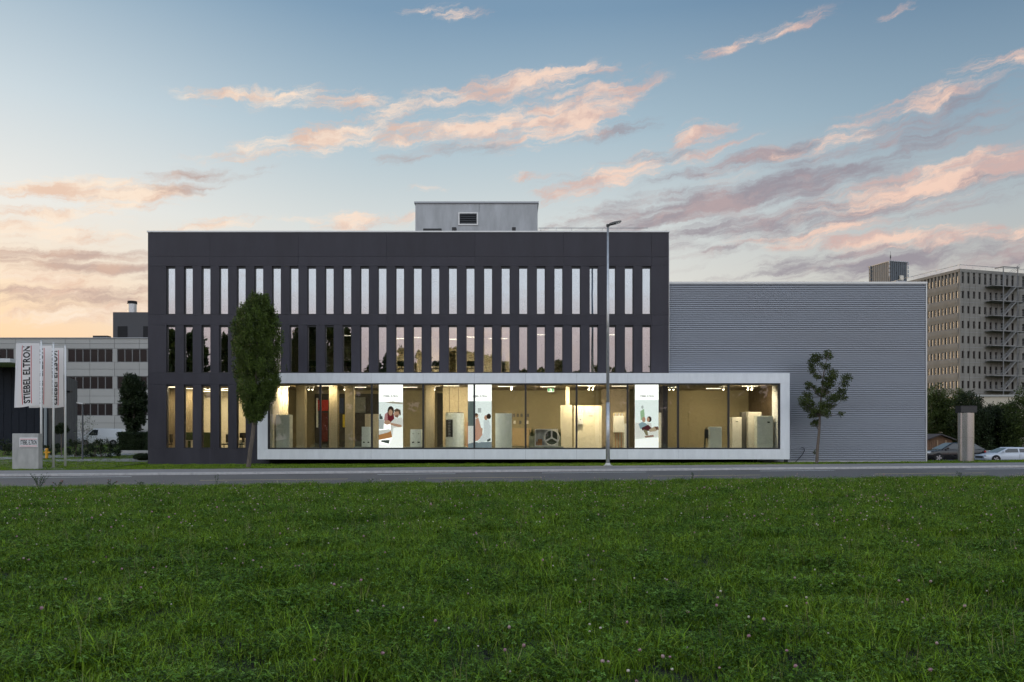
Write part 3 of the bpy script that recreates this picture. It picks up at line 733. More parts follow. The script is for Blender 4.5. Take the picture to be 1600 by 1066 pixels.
# water tank with cut-away
tx = PX(710.5, 52.3); tr_ = PX(725, 52.3) - tx; tzt = PZ(646, 52.3)
t = thing('water_tank', 'white cylindrical water tank with a dark cut-away window', 'tank', (tx, 52.3, FZ))
q = MB(); q.tube((tx, 52.3, FZ + .03), (tx, 52.3, tzt), tr_, tr_, 40); q.build('shell', M_CAB, t, bevel=.02)
q = MB(); q.tube((tx, 52.3, tzt + .001), (tx, 52.3, tzt + .05), tr_ * .98, tr_ * .9, 40); q.build('lid', M_DARK, t)
q = MB(); k = 8; a0, a1 = R(-158), R(-98)
for i in range(k):
    b0 = a0 + (a1 - a0) * i / k; b1 = a0 + (a1 - a0) * (i + 1) / k; r_ = tr_ + .006
    q.face([(tx + r_ * math.cos(b0), 52.3 + r_ * math.sin(b0), PZ(683, 52.3)), (tx + r_ * math.cos(b1), 52.3 + r_ * math.sin(b1), PZ(683, 52.3)), (tx + r_ * math.cos(b1), 52.3 + r_ * math.sin(b1), PZ(656, 52.3)), (tx + r_ * math.cos(b0), 52.3 + r_ * math.sin(b0), PZ(656, 52.3))])
q.build('cutaway', M_TANKD, t)
q = MB()
for i in range(11):
    z = PZ(682 - i * 2.4, 52.3); b0, b1 = R(-128), R(-112); r_ = tr_ + .014
    q.tube((tx + r_ * math.cos(b0), 52.3 + r_ * math.sin(b0), z), (tx + r_ * math.cos(b1), 52.3 + r_ * math.sin(b1), z), .016, n=6)
q.build('heating_coil', M_STEEL, t)
q = MB(); X = PX(728, 52.3)
q.tube((X, 52.3, FZ), (X, 52.3, PZ(652, 52.3)), .03, n=8); q.tube((X + .09, 52.35, FZ), (X + .09, 52.35, PZ(660, 52.3)), .03, n=8); q.tube((X - .1, 52.3, PZ(664, 52.3)), (X + .09, 52.35, PZ(664, 52.3)), .025, n=8); q.tube((X - .1, 52.3, PZ(695, 52.3)), (X + .09, 52.35, PZ(695, 52.3)), .025, n=8)
q.build('pipe', M_COPPER, t)
# outdoor heat pump on a plinth
hY = 51.7; t = thing('heat_pump', 'white open-sided heat pump with three-armed fan on a grey plinth', 'heat pump', (PX(854, hY), hY, FZ))
q = MB(); q.box(PX(829, hY), PX(880, hY), hY - .25, hY + .7, FZ, FZ + .11); q.build('plinth', mat('grey_plinth', (.30, .32, .28), .6), t)
za, zb = FZ + .111, PZ(670.5, hY); xa, xb, xm = PX(836, hY), PX(872, hY), PX(852, hY)
q = MB(); q.box(xa, xb, hY, hY + .5, zb - .05, zb); q.box(xa, xb, hY, hY + .5, za, za + .05); q.box(xa, xa + .04, hY, hY + .5, za + .051, zb - .051); q.box(xb - .04, xb, hY, hY + .5, za + .051, zb - .051); q.box(xm - .015, xm + .015, hY, hY + .5, za + .051, zb - .051)
q.box(xa + .05, xb - .05, hY + .42, hY + .48, za + .052, zb - .052); q.build('casing', M_SIGNW, t)
fc = Vector(((xm + xb) / 2, hY + .02, (za + zb) / 2)); fr = (zb - za) * .43
q = MB()
for i in range(28):
    a = 2 * math.pi * i / 28; b = 2 * math.pi * (i + 1) / 28
    q.tube(fc + Vector((fr * math.cos(a), 0, fr * math.sin(a))), fc + Vector((fr * math.cos(b), 0, fr * math.sin(b))), .035, n=6, cap=False)
q.build('fan_ring', M_SIGNW, t)
q = MB(); q.tube(fc + Vector((0, .12, 0)), fc + Vector((0, .14, 0)), fr * .98, fr * .98, 28); q.build('fan_recess', mat('fan_dark', (.10, .11, .08), .6), t)
for i in range(3):
    a = R(90 + 120 * i); d_ = Vector((math.cos(a), 0, math.sin(a))); pz_ = Vector((-d_.z, 0, d_.x))
    q = MB(); q.prism([fc + pz_ * .04, fc - pz_ * .04, fc + d_ * fr - pz_ * .055, fc + d_ * fr + pz_ * .055], (0, .03, 0)); q.build('fan_arm', M_SIGNW, t)
q = MB(); q.tube(fc + Vector((0, -.03, 0)), fc + Vector((0, .05, 0)), .08, .08, 16); q.build('fan_hub', M_SIGNW, t)
q = MB()
for i in range(4): q.tube((xa + .12 + i * .1, hY + .2, za + .05), (xa + .12 + i * .1, hY + .2, za + .3 + .15 * (i % 2)), .035, n=8)
q.tube((xa + .35, hY + .25, za + .05), (xa + .35, hY + .25, za + .45), .09, n=12); q.build('compressor_pipes', M_COPPER, t)
for x in (831.5, 876):
    t = thing('potted_grass', 'grey planter with green blades %s the heat pump' % ('left of' if x < 850 else 'right of'), 'planter', (PX(x, 52.5), 52.5, FZ + .0))
    X = PX(x, 52.5); q = MB(); q.box(X - .2, X + .2, 52.4, 52.8, FZ, FZ + .75); q.build('pot', mat('grey_planter', (.22, .24, .2), .6), t)
    q = MB()
    for i in range(40):
        a = random.random() * 6.28; b_ = Vector((X + random.uniform(-.15, .15), 52.6 + random.uniform(-.12, .12), FZ + .75)); tip = b_ + Vector((math.cos(a) * .15, math.sin(a) * .1, random.uniform(.35, .65)))
        q.face([b_ + Vector((-.012, 0, 0)), b_ + Vector((.012, 0, 0)), tip])
    q.build('blades', M_HEDGE, t)
for x0, x1, lb in ((553, 582, 'low green-grey display plinth under the white unit left of the first poster'), (634, 662, 'low green-grey display plinth right of the first poster'), (692, 730, 'low green-grey display plinth in front of the water tank')):
    q = MB(); q.box(PX(x0, 51.2), PX(x1, 51.2), 51.15, 51.5, FZ, FZ + .09); tag(q.build('display_plinth', MATS['grey_plinth'], bevel=.01), lb, 'plinth')
for x, y, Y, lb in ((790, 674, 51.585, 'pale rating label on the tall plain unit'), (1201, 660, 51.385, 'small dark badge on the broad pale green unit'), (442, 690, 51.385, 'small pale label low on the tall green unit')):
    q = MB(); q.box(PX(x - 2, Y), PX(x + 2, Y), Y, Y + .008, PZ(y + 1.2, Y), PZ(y - 1.2, Y)); tag(q.build('label_card', M_DARK if x == 1201 else M_SIGNW), lb, 'label')
# easel
t = thing('easel', 'dark easel leaning beside the low pale unit', 'easel', (PX(1104, 52.2), 52.2, FZ))
q = MB(); X = PX(1104, 52.2)
for dx in (-.16, .16): q.tube((X + dx, 52.2, FZ), (X, 52.35, PZ(668, 52.2)), .025, n=6)
q.tube((X, 52.6, FZ), (X, 52.38, PZ(669, 52.2)), .025, n=6); q.build('leg', M_DARK, t)
q = MB(); q.box(X - .14, X + .14, 52.14, 52.17, PZ(685, 52.2), PZ(671, 52.2)); q.build('board', M_DARK, t)
# exit sign
eY = 55.5; t = thing('exit_sign', 'lit green and white running-man exit sign under the showroom ceiling', 'exit sign', (PX(860.7, eY), eY, PZ(612.5, eY)))
q = MB(); q.box(PX(855.8, eY), PX(865.6, eY), eY, eY + .06, PZ(612.5, eY), PZ(606.5, eY)); q.box(PX(860.2, eY), PX(861.2, eY), eY + .02, eY + .04, PZ(606.4, eY), CZ); q.build('panel', mat('exit_white', (.9, .9, .9), .5, emit=(.9, 1, .9), estr=1.3), t)
M_EXG = mat('exit_green', (0, .35, .1), .5, emit=(0, .45, .12), estr=.8)
q = MB()
for a, b in ((856.2, 859.0), (862.6, 865.2)): q.box(PX(a, eY), PX(b, eY), eY - .008, eY - .003, PZ(611.9, eY), PZ(607.1, eY))
q.build('symbol', M_EXG, t)
q = MB(); ex = PX(860.8, eY); ez = PZ(609.4, eY)
q.prism([(ex - .05, eY - .008, ez - .09), (ex - .01, eY - .008, ez - .09), (ex + .03, eY - .008, ez + .03), (ex - .01, eY - .008, ez + .05)], (0, .004, 0)); q.box(ex + .0, ex + .035, eY - .008, eY - .004, ez + .055, ez + .085); q.build('running_figure', M_EXG, t)

# ------------------------------------------------------------------ backlit posters behind the glass
def flat(name, col, e=0.55): return mat('print_' + name, col, .6, emit=col, estr=e * 1.25)
PW = flat('white', (.92, .95, .98), 1.6)
def poster(x0, x1, y0, y1, label, shapes):
    Y = 50.82; X0, X1, zb, zt = PX(x0, Y), PX(x1, Y), PZ(y1, Y), PZ(y0, Y)
    t = thing('poster', label, 'poster', ((X0 + X1) / 2, Y, zb))
    q = MB(); q.box(X0, X1, Y, Y + .06, zb, zt); q.build('lightbox', PW, t)
    w, h = X1 - X0, zt - zb
    for k, (nm, m, kind, a) in enumerate(shapes):
        q = MB(); yy = Y - .004 - k * .0012
        if kind == 'e':
            cx, cy, rx, ry = a; pts = [(X0 + w * (cx + rx * math.cos(6.2832 * i / 20)), yy, zt - h * (cy + ry * math.sin(6.2832 * i / 20))) for i in range(20)]
        else: pts = [(X0 + w * cx, yy, zt - h * cy) for cx, cy in a]
        q.face(list(reversed(pts)) if kind == 'p' else pts); q.build(nm, m, t)
    xc, wc = X0 + w * .5, w * .62
    text_part('lettering', lambda s, u: (xc - wc / 2 + wc * s, Y - .045, zt - h * .200 + .125 * u), flat('ink', (.12, .12, .14), .3), t)
    return t
SK = flat('skin', (.66, .40, .28), .5); HA = flat('dark_hair', (.055, .032, .022), .25); HB = flat('brown_hair', (.17, .105, .07), .3); RDR = flat('crimson', (.22, .015, .035), .4)
TB = flat('table_wood', (.62, .29, .11), .5); GRY = flat('pale_grey', (.56, .62, .64), .6); SHIRT = flat('shirt', (.80, .82, .82), .65); DK = flat('shadow_print', (.10, .13, .13), .35); BG = flat('pale_room', (.78, .87, .90), .95); GRN = flat('mint', (.45, .7, .45), .55)
poster(592, 629.3, 601, 700.5, 'tall backlit poster of a woman in crimson leaning over a seated bearded man', [
    ('backdrop', BG, 'p', [(0, .27), (1, .27), (1, .62), (0, .62)]), ('ceiling_lamp_print', flat('beige', (.58, .54, .45), .5), 'p', [(.22, .275), (.6, .265), (1, .285), (1, .31), (.5, .295)]),
    ('shelf_print', GRY, 'p', [(0, .55), (.22, .55), (.2, .7), (0, .7)]), ('bottles_print', DK, 'p', [(.02, .47), (.08, .46), (.1, .5), (.14, .49), (.17, .545), (.02, .545)]),
    ('table_print', SHIRT, 'p', [(0, .72), (.4, .70), (.62, .72), (.4, .78), (0, .80)]), ('table_edge_print', TB, 'p', [(0, .79), (.4, .75), (.62, .70), (.56, .83), (0, .87)]),
    ('chair_shadow_print', DK, 'p', [(.1, .875), (.46, .87), (.42, .93), (.1, .90)]),
    ('woman_sweater_print', RDR, 'p', [(.28, .46), (.4, .42), (.62, .46), (.66, .56), (.44, .62), (.3, .58)]), ('woman_arm_print', flat('rose', (.62, .30, .32), .5), 'p', [(.26, .46), (.36, .44), (.38, .58), (.28, .62), (.22, .55)]), ('woman_hair_print', HA, 'e', (.50, .415, .135, .075)),
    ('woman_face_print', SK, 'e', (.49, .44, .085, .05)), ('man_shirt_print', SHIRT, 'p', [(.48, .60), (.66, .53), (.95, .52), (1, .55), (1, .9), (.6, .9), (.5, .72)]), ('man_face_print', SK, 'e', (.74, .46, .11, .058)), ('man_hair_print', HB, 'p', [(.64, .40), (.76, .375), (.90, .40), (.93, .47), (.87, .49), (.82, .42), (.66, .43)]),
    ('man_beard_print', flat('beard', (.34, .2, .14), .35), 'p', [(.68, .485), (.82, .47), (.80, .52), (.70, .515)]), ('hands_print', SK, 'e', (.36, .595, .14, .035)), ('man_arm_print', SK, 'p', [(.5, .60), (.95, .635), (.95, .675), (.78, .665), (.48, .63)]), ('armchair_print', flat('chair_white', (.88, .92, .94), 1.1), 'p', [(.62, .68), (1, .665), (1, 1), (0, 1), (0, .93), (.42, .95), (.55, .83)])])
poster(731.2, 768.2, 601, 700.5, 'tall backlit poster of a woman in white kneeling before a child, crossed by a mullion', [
    ('backdrop', BG, 'p', [(0, .26), (1, .26), (1, .92), (0, .92)]), ('door_print', flat('slate', (.20, .26, .26), .4), 'p', [(0, .26), (.24, .26), (.24, .65), (0, .65)]), ('wall_print', SHIRT, 'p', [(0, .65), (.24, .65), (.24, .93), (0, .95)]),
    ('floor_print', flat('floor_blue', (.28, .36, .42), .45), 'p', [(0, .93), (.3, .905), (1, .90), (1, 1), (0, 1)]), ('picture_print', GRY, 'p', [(.42, .37), (.56, .37), (.56, .44), (.42, .44)]),
    ('child_dress_print', flat('peach', (.74, .42, .32), .55), 'p', [(.32, .54), (.44, .52), (.54, .66), (.62, .80), (.42, .88), (.30, .89)]), ('child_face_print', SK, 'e', (.37, .49, .07, .035)), ('child_hair_print', HB, 'e', (.35, .47, .06, .02)),
    ('woman_dress_print', flat('dress_white', (.74, .82, .88), .66), 'p', [(.66, .56), (.88, .55), (.97, .66), (.95, .87), (.40, .92), (.48, .86), (.66, .76)]), ('woman_face_print', SK, 'e', (.76, .52, .075, .04)), ('woman_hair_print', HA, 'e', (.88, .50, .095, .042)), ('woman_arm_print', SK, 'p', [(.55, .68), (.62, .69), (.60, .77), (.56, .77)]), ('shoe_print', DK, 'p', [(.8, .87), (.95, .84), (.96, .88), (.82, .90)])])
poster(992.3, 1029, 601, 700.5, 'tall backlit poster of an elderly couple reading on a white sofa', [
    ('backdrop', flat('pale_blue', (.80, .90, .93), .95), 'p', [(0, .24), (1, .24), (1, .8), (0, .8)]), ('bottle_print', GRN, 'p', [(.22, .42), (.38, .38), (.42, .54), (.24, .56)]), ('bottle_neck_print', GRY, 'e', (.31, .355, .05, .025)),
    ('sofa_print', flat('sofa_white', (.76, .79, .78), .8), 'p', [(0, .60), (.2, .6), (.5, .75), (1, .68), (1, .95), (0, .95)]), ('man_shirt_print', flat('sky_shirt', (.36, .52, .62), .5), 'p', [(.15, .62), (.3, .585), (.52, .62), (.5, .68), (.22, .70)]), ('man_head_print', SK, 'e', (.37, .55, .075, .042)),
    ('woman_shirt_print', SHIRT, 'p', [(.5, .6), (.68, .6), (.72, .69), (.5, .7)]), ('woman_hair_print', HA, 'e', (.60, .545, .10, .045)), ('woman_face_print', SK, 'e', (.555, .55, .06, .036)),
    ('book_print', flat('plum', (.12, .02, .04), .35), 'p', [(.28, .68), (.55, .63), (.72, .69), (.6, .73), (.3, .72)]), ('legs_print', flat('khaki', (.34, .30, .18), .4), 'p', [(.34, .70), (.52, .72), (.56, .80), (.46, .80), (.38, .74)]), ('skirt_print', flat('sand', (.62, .50, .36), .5), 'p', [(.58, .71), (.82, .66), (.97, .70), (.9, .73), (.62, .745)]), ('feet_print', flat('brown', (.22, .11, .08), .4), 'p', [(.82, .66), (.98, .66), (1, .71), (.9, .71)]),
    ('tray_print', flat('tray', (.42, .26, .2), .45), 'p', [(.4, .81), (.78, .79), (.8, .82), (.44, .835)]), ('rug_print', flat('rug', (.88, .92, .95), 1.1), 'p', [(0, .86), (1, .83), (1, 1), (0, 1)])])

# ------------------------------------------------------------------ office furniture seen through the windows
OFZ = .80
M_CHAIR = mat('chair_fabric', (.03, .022, .02), .7); M_DESK = mat('desk_white', (.62, .6, .55), .5)
def office_chair(x, Y, z, label):
    X = PX(x, Y); t = thing('office_chair', label, 'chair', (X, Y, z))
    q = MB(); q.box(X - .22, X + .22, Y - .22, Y + .22, z + .44, z + .52); q.build('seat', M_CHAIR, t, bevel=.03)
    q = MB(); q.box(X + .17, X + .24, Y - .2, Y + .2, z + .58, z + 1.12); q.build('backrest', M_CHAIR, t, bevel=.03)
    q = MB(); q.tube((X, Y, z + .08), (X, Y, z + .44), .03, n=8); q.tube((X + .2, Y, z + .48), (X + .21, Y, z + .6), .02, n=6); q.build('column', M_DARK, t)
    for i in range(5):
        a = i * 1.2566; q = MB(); q.tube((X, Y, z + .1), (X + .27 * math.cos(a), Y + .27 * math.sin(a), z + .05), .02, n=6); q.ell((X + .27 * math.cos(a), Y + .27 * math.sin(a), z + .03), .03, .03, .03, 8, 5); q.build('foot', M_DARK, t)
def desk(x0, x1, Y, z, label, monitor=True):
    X0, X1 = PX(x0, Y), PX(x1, Y); t = thing('desk', label, 'desk', ((X0 + X1) / 2, Y, z))
    q = MB(); q.box(X0, X1, Y, Y + .8, z + .71, z + .74); q.build('tabletop', M_DESK, t)
    for X in (X0 + .05, X1 - .11):
        q = MB(); q.box(X, X + .06, Y + .05, Y + .75, z, z + .709); q.build('leg', M_DESK, t)
    if monitor:
        Xm = (X0 + X1) / 2; mt = thing('monitor', 'black computer monitor on the ' + label.replace('white ', ''), 'monitor', (Xm, Y + .4, z + .741))
        q = MB(); q.box(Xm - .28, Xm + .28, Y + .38, Y + .41, z + .88, z + 1.22); q.build('screen', M_BLACK, mt)
        q = MB(); q.box(Xm - .03, Xm + .03, Y + .411, Y + .44, z + .75, z + 1.0); q.box(Xm - .1, Xm + .1, Y + .32, Y + .5, z + .741, z + .752); q.build('stand', M_DARK, mt)
office_chair(350, 53.3, OFZ, 'dark swivel chair behind the fourth ground-floor window from the left')
office_chair(262.5, 53.2, OFZ, 'dark swivel chair behind the leftmost ground-floor window')
office_chair(375, 53.2, OFZ, 'dark swivel chair behind the ground-floor window beside the slender tree')
desk(284, 300, 53.4, OFZ, 'white desk behind the second ground-floor window', False); desk(372, 384, 54.2, OFZ, 'white desk behind the fifth ground-floor window')
for x0, x1, lb in ((286, 302, 'low dark green partition behind the second ground-floor window'), (313, 330, 'low dark green partition behind the third ground-floor window')):
    q = MB(); q.box(PX(x0, 54.5), PX(x1, 54.5), 54.5, 54.56, OFZ, OFZ + 1.25); tag(q.build('desk_partition', mat('green_felt', (.05, .075, .03), .9), bevel=.01), lb, 'partition')
for x0, x1, lb in ((257, 274, 'pleated beige curtain behind the leftmost ground-floor window'), (284, 301, 'pleated beige curtain behind the second ground-floor window')):
    q = MB(); Y = 54.3 if x0 < 270 else 55.2
    n_ = 14
    for i in range(n_):
        xa = PX(x0, Y) + (PX(x1, Y) - PX(x0, Y)) * i / n_; xb = PX(x0, Y) + (PX(x1, Y) - PX(x0, Y)) * (i + 1) / n_
        q.face([(xa, Y + .06 * (i % 2), OFZ + .05), (xb, Y + .06 * ((i + 1) % 2), OFZ + .05), (xb, Y + .06 * ((i + 1) % 2), Z1 - .4), (xa, Y + .06 * (i % 2), Z1 - .4)])
    tag(q.build('curtain', mat('beige_curtain', (.55, .45, .30), .8)), lb, 'curtain')
F1 = Z1 + .03
for x0, x1, Y, lb in ((478, 494, 53, 'white desk behind the first-floor window right of the slender tree'), (534, 549, 53, 'white desk in the dim first-floor room above the first poster'), (618, 634, 53.2, 'white desk in the lit first-floor office, leftmost there'), (672, 688, 53, 'white desk in the middle of the lit first-floor office'), (728, 744, 53, 'white desk at the right of the lit first-floor office')):
    desk(x0, x1, Y, F1, lb)
for x0, x1, h, Y, m, lb in ((506, 511, 1.5, 53, M_SIGNW, 'bright white board in the dim first-floor room'), (590, 604, 1.45, 53, M_DESK, 'pale cupboard at the left of the lit first-floor office'), (645, 651, 1.8, 54.2, M_WOODC, 'tan cupboard in the lit first-floor office'), (702, 712, 1.9, 54.0, M_WOODC, 'tan tall cupboard in the middle of the lit office'), (784, 790, 1.7, 52.9, M_SIGNW, 'white cupboard just right of the lit first-floor office'), (262, 268, 1.3, 52.8, M_CAB, 'pale cupboard behind the leftmost first-floor window'), (322, 326, 1.3, 52.8, M_CAB, 'pale cupboard behind the third first-floor window'), (977, 990, 1.05, 52.7, M_SIGNW, 'white low cupboard behind the second window from the right on the first floor'), (1004, 1017, 1.5, 52.7, M_SIGNW, 'white low cupboard behind the rightmost first-floor window')):
    q = MB(); q.box(PX(x0, Y), PX(x1, Y), Y, Y + .45, F1, F1 + h); c = q.build('cupboard', m, bevel=.01); tag(c, lb, 'cupboard')
    q = MB(); q.box((PX(x0, Y) + PX(x1, Y)) / 2 - .006, (PX(x0, Y) + PX(x1, Y)) / 2 + .006, Y - .003, Y - .001, F1 + .05, F1 + h - .05); q.build('door_gap', M_DARK, c)

# ------------------------------------------------------------------ flags, sign stele, lamps
def flagpole(x, Yf, label_p, label_f, mirrored, ph, x_free, ytop, ybot, txt_c):
    X = PX(x, Yf); zb = gz(X) + .005; zt = zb + 7.0
    t = thing('flagpole', label_p, 'flagpole', (X, Yf, zb))
    q = MB(); q.tube((X, Yf, zb + .06), (X, Yf, zt), .065, .045, 14); q.build('mast', M_POLE, t, smooth=True)
    q = MB(); q.tube((X, Yf, zb), (X, Yf, zb + .059), .11, .11, 14); q.build('foot_plate', M_STEEL, t)
    q = MB(); q.tube((X - .06, Yf, zt - .05), (X - 1.36, Yf, zt - .05), .014, n=8); q.tube((X + .05, Yf, zt - .05), (X + .25, Yf, zt - .05), .012, n=6); q.build('boom', M_STEEL, t)
    q = MB(); q.ell((X, Yf, zt + .03), .06, .06, .05); q.build('cap', M_STEEL, t)
    z0, z1 = PZ(ybot, Yf), zt - .10; wd = 1.34
    f = thing('flag', label_f, 'flag', (X - .1, Yf, z0))
    def surf(u, v, off=0.0):
        y = Yf + (.10 * math.sin(u * 5.2 + ph + v * 1.4) + .05 * math.sin(u * 11 + v * 4 + ph)) * (.25 + .75 * u) * (1.15 - v * .75) + off
        return Vector((X - .09 - u * wd * (1 - .03 * (1 - v)) - .04 * math.sin(v * 3 + ph) * u, y, z0 + (z1 - z0) * v - .09 * u * (1 - v) + .03 * math.sin(u * 5 + ph) * (1 - v)))
    q = MB(); nu, nv = 26, 30
    idx = {}
    for j in range(nv + 1):
        for i in range(nu + 1): idx[i, j] = len(q.v); q.v.append(tuple(surf(i / nu, j / nv)))
    for j in range(nv):
        for i in range(nu): q.f.append((idx[i, j], idx[i + 1, j], idx[i + 1, j + 1], idx[i, j + 1])); q.m.append(0)
    q.build('cloth', M_FLAG, f, smooth=True)
    th = .27
    def tf(s, u_):
        cu = txt_c + (u_ - .5) * th * (-1 if mirrored else 1)
        return surf(cu, .05 + s * .90, -.006)
    text_part('lettering', tf, M_INK, f)
    for du in (-.175, .175):
        q = MB()
        for j in range(24):
            va, vb = .04 + .92 * j / 24, .04 + .92 * (j + 1) / 24; u0 = txt_c + du - .013; u1 = txt_c + du + .013
            q.face([surf(u1, va, -.006), surf(u0, va, -.006), surf(u0, vb, -.006), surf(u1, vb, -.006)])
        q.build('red_stripe', M_RED, f)
flagpole(64.5, 45.7, 'white flagpole nearest the concrete sign', 'white flag with readable upright black lettering, leftmost of the three', False, .4, 26, 534, 634, .52)
flagpole(83.5, 46.9, 'white flagpole standing between the other two', 'white flag half hidden behind the leftmost flag', True, 1.7, 46, 536, 635, .50)
flagpole(102, 48.1, 'white flagpole farthest right of the three', 'white flag showing mirrored lettering, rightmost of the three', True, 2.9, 84, 540, 636, .40)
# concrete stele with name plate
Y = 45.0; zb = gz(PX(40, Y)); t = thing('sign_stele', 'pale concrete slab with a small name plate at the foot of the flags', 'sign', (PX(40, Y), Y, zb))
q = MB(); q.box(PX(19, Y), PX(60, Y), Y, Y + .35, zb - .05, PZ(677.5, Y)); q.build('slab', M_CONC, t, bevel=.015)
q = MB(); q.box(PX(31, Y), PX(59, Y), Y - .035, Y - .002, PZ(699, Y), PZ(684, Y)); pl = q.build('name_plate', M_SIGNW, t, bevel=.004)
text_part('lettering', lambda s, u: (PX(32.5, Y) + (PX(58, Y) - PX(32.5, Y)) * s, Y - .04, PZ(695, Y) + (PZ(687.7, Y) - PZ(695, Y)) * u), M_INK, pl)
for y in (686.3, 697):
    q = MB(); q.box(PX(32, Y), PX(58.5, Y), Y - .04, Y - .037, PZ(y + .45, Y), PZ(y - .45, Y)); q.build('red_stripe', M_RED, pl)
mb = MB(); mb.box(PX(60, 46) + .3, PX(132, 46.5), 45.2, 47.0, gz(-25) - .1, gz(-25) + .02); tag(mb.build('flagpole_paving', M_PATH), kind='structure')

# tall street lamp
Y = 47.6; X = PX(949.8, Y); zb = gz(X) + .01; zt = PZ(354, Y)
t = thing('street_lamp', 'tall galvanised street lamp standing in front of the showroom', 'street lamp', (X, Y, zb))
q = MB(); q.tube((X, Y, zb + .03), (X, Y, zb + 3.6), .115, .11, 18); q.build('lower_pole', M_STEEL, t, smooth=True)
q = MB(); q.tube((X, Y, zb + 3.6), (X, Y, zt), .095, .055, 18); q.build('upper_pole', M_STEEL, t, smooth=True)
q = MB(); q.tube((X, Y, zb), (X, Y, zb + .03), .26, .26, 20); q.tube((X, Y, zb + .031), (X, Y, zb + .14), .17, .125, 18); q.build('foot_plate', mat('light_foot', (.6, .6, .58), .6), t)
q = MB(); q.tube((X, Y, zt + .001), (X, Y, zt + .12), .10, .09, 14); q.tube((X + .02, Y, zt + .06), (X + .22, Y, zt + .12), .05, .05, 10); q.build('bracket', M_DARK, t)
q = MB(); d_ = Vector((.78, 0, .20)).normalized(); u_ = Vector((-d_.z, 0, d_.x)); b0 = Vector((X + .08, Y - .16, zt + .10))
q.prism([b0 - u_ * .04, b0 + u_ * .06, b0 + d_ * .3 + u_ * .08, b0 + d_ * .66 + u_ * .05, b0 + d_ * .72 - u_ * .0, b0 + d_ * .3 - u_ * .045], (0, .32, 0)); q.build('lamp_head', mat('lamp_head_grey', (.10, .10, .10), .45), t, bevel=.015)
q = MB(); q.prism([b0 + d_ * .34 - u_ * .05, b0 + d_ * .66 - u_ * .018, b0 + d_ * .66 - u_ * .03, b0 + d_ * .34 - u_ * .06], (0, .3, 0)); q.build('lens', M_SIGNW, t)
# small path lamp on the left
Y = 56; X = PX(129, Y); zb = lz(X, Y); t = thing('path_lamp', 'short dark lamp post with a flat pale head beside the white van', 'street lamp', (X, Y, zb))
q = MB(); q.tube((X, Y, zb), (X, Y, PZ(632, Y)), .06, .05, 12); q.build('pole', mat('anthracite_post', (.09, .10, .11), .5), t)
q = MB(); q.prism([(X + .08, Y - .12, PZ(632, Y)), (X + .08, Y - .12, PZ(630.2, Y)), (X - .36, Y - .12, PZ(628.6, Y)), (X - .38, Y - .12, PZ(630, Y))], (0, .24, 0)); q.build('lamp_head', M_STEEL, t)
# steel information column on the right
Y = 52.0; xc = PX(1513.5, Y); zb = gz(xc); zt = PZ(634, Y); t = thing('steel_column', 'stainless steel advertising column with dark slatted head beside the parked cars', 'column', (xc, Y, zb))
rx = PX(1525.6, Y) - xc
def oval(q, z0, z1, rx, ry, n=36):
    for i in range(n):
        a, b = 2 * math.pi * i / n, 2 * math.pi * (i + 1) / n
        def pt(a, z):
            c, s_ = math.cos(a), math.sin(a); return (xc + rx * c, Y + .3 + ry * s_, z)
        q.face([pt(a, z0), pt(b, z0), pt(b, z1), pt(a, z1)])
    q.face([pt(2 * math.pi * i / n, z1) for i in range(n)])
zs = PZ(645, Y)
q = MB(); oval(q, zb - .05, PZ(684, Y) - .008, rx, .32); q.build('lower_shell', M_INOX, t, smooth=True)
q = MB(); oval(q, PZ(684, Y), zs, rx, .32); q.build('upper_shell', M_INOX, t, smooth=True)
q = MB(); q.box(xc - rx * 1.06, xc + rx * 1.06, Y - .06, Y + .66, zt - .03, zt); q.box(xc - rx * 1.03, xc + rx * 1.03, Y - .03, Y + .63, zs + .002, zt - .031); q.build('head', M_DARK, t)
for i in range(5):
    z = zs + .06 + i * .07; q = MB(); q.box(xc - rx * 1.05, xc + rx * 1.05, Y - .05, Y - .031, z, z + .04); q.build('head_slat', mat('slat_grey', (.07, .066, .064), .5), t)
# cable loop on the warehouse wall
q = MB(); pts = [P(1243, 722, 51.9), P(1249, 716, 51.9), P(1254, 710, 52.0), P(1257, 704, 52.05), P(1256, 700, 52.1), P(1252.5, 699.5, 52.15)]
q.path(pts, .022, 8); tag(q.build('cable', M_BLACK), 'black cable curling out of the corrugated wall', 'cable')

# ------------------------------------------------------------------ trees and shrubs
def leaf_cloud(q, centers, n, size, aspect=.6, up=0.0, rnd=random):
    """centers: list of (pos, rx, ry, rz); n leaves spread through them, each a folded two-triangle leaf"""
    tot = sum((a[1] * a[2] * a[3]) ** .66 for a in centers)
    for (c, rx, ry, rz) in centers:
        k = max(3, int(n * (rx * ry * rz) ** .66 / tot))
        for _ in range(k):
            d = Vector((rnd.gauss(0, 1), rnd.gauss(0, 1), rnd.gauss(0, 1))).normalized(); r = rnd.random() ** .45
            p = c + Vector((d.x * rx, d.y * ry, d.z * rz)) * r
            a = Vector((rnd.gauss(0, 1), rnd.gauss(0, 1), rnd.gauss(0, 1) + up)).normalized(); b = a.orthogonal().normalized()
            b = (Matrix.Rotation(rnd.random() * 6.28, 3, a) @ b); nn = a.cross(b)
            s = size * rnd.uniform(.6, 1.35); w = s * aspect * .5
            m_ = p + a * s * .5
            q.face([p, m_ - b * w + nn * w * .25, p + a * s, m_ + b * w + nn * w * .25])


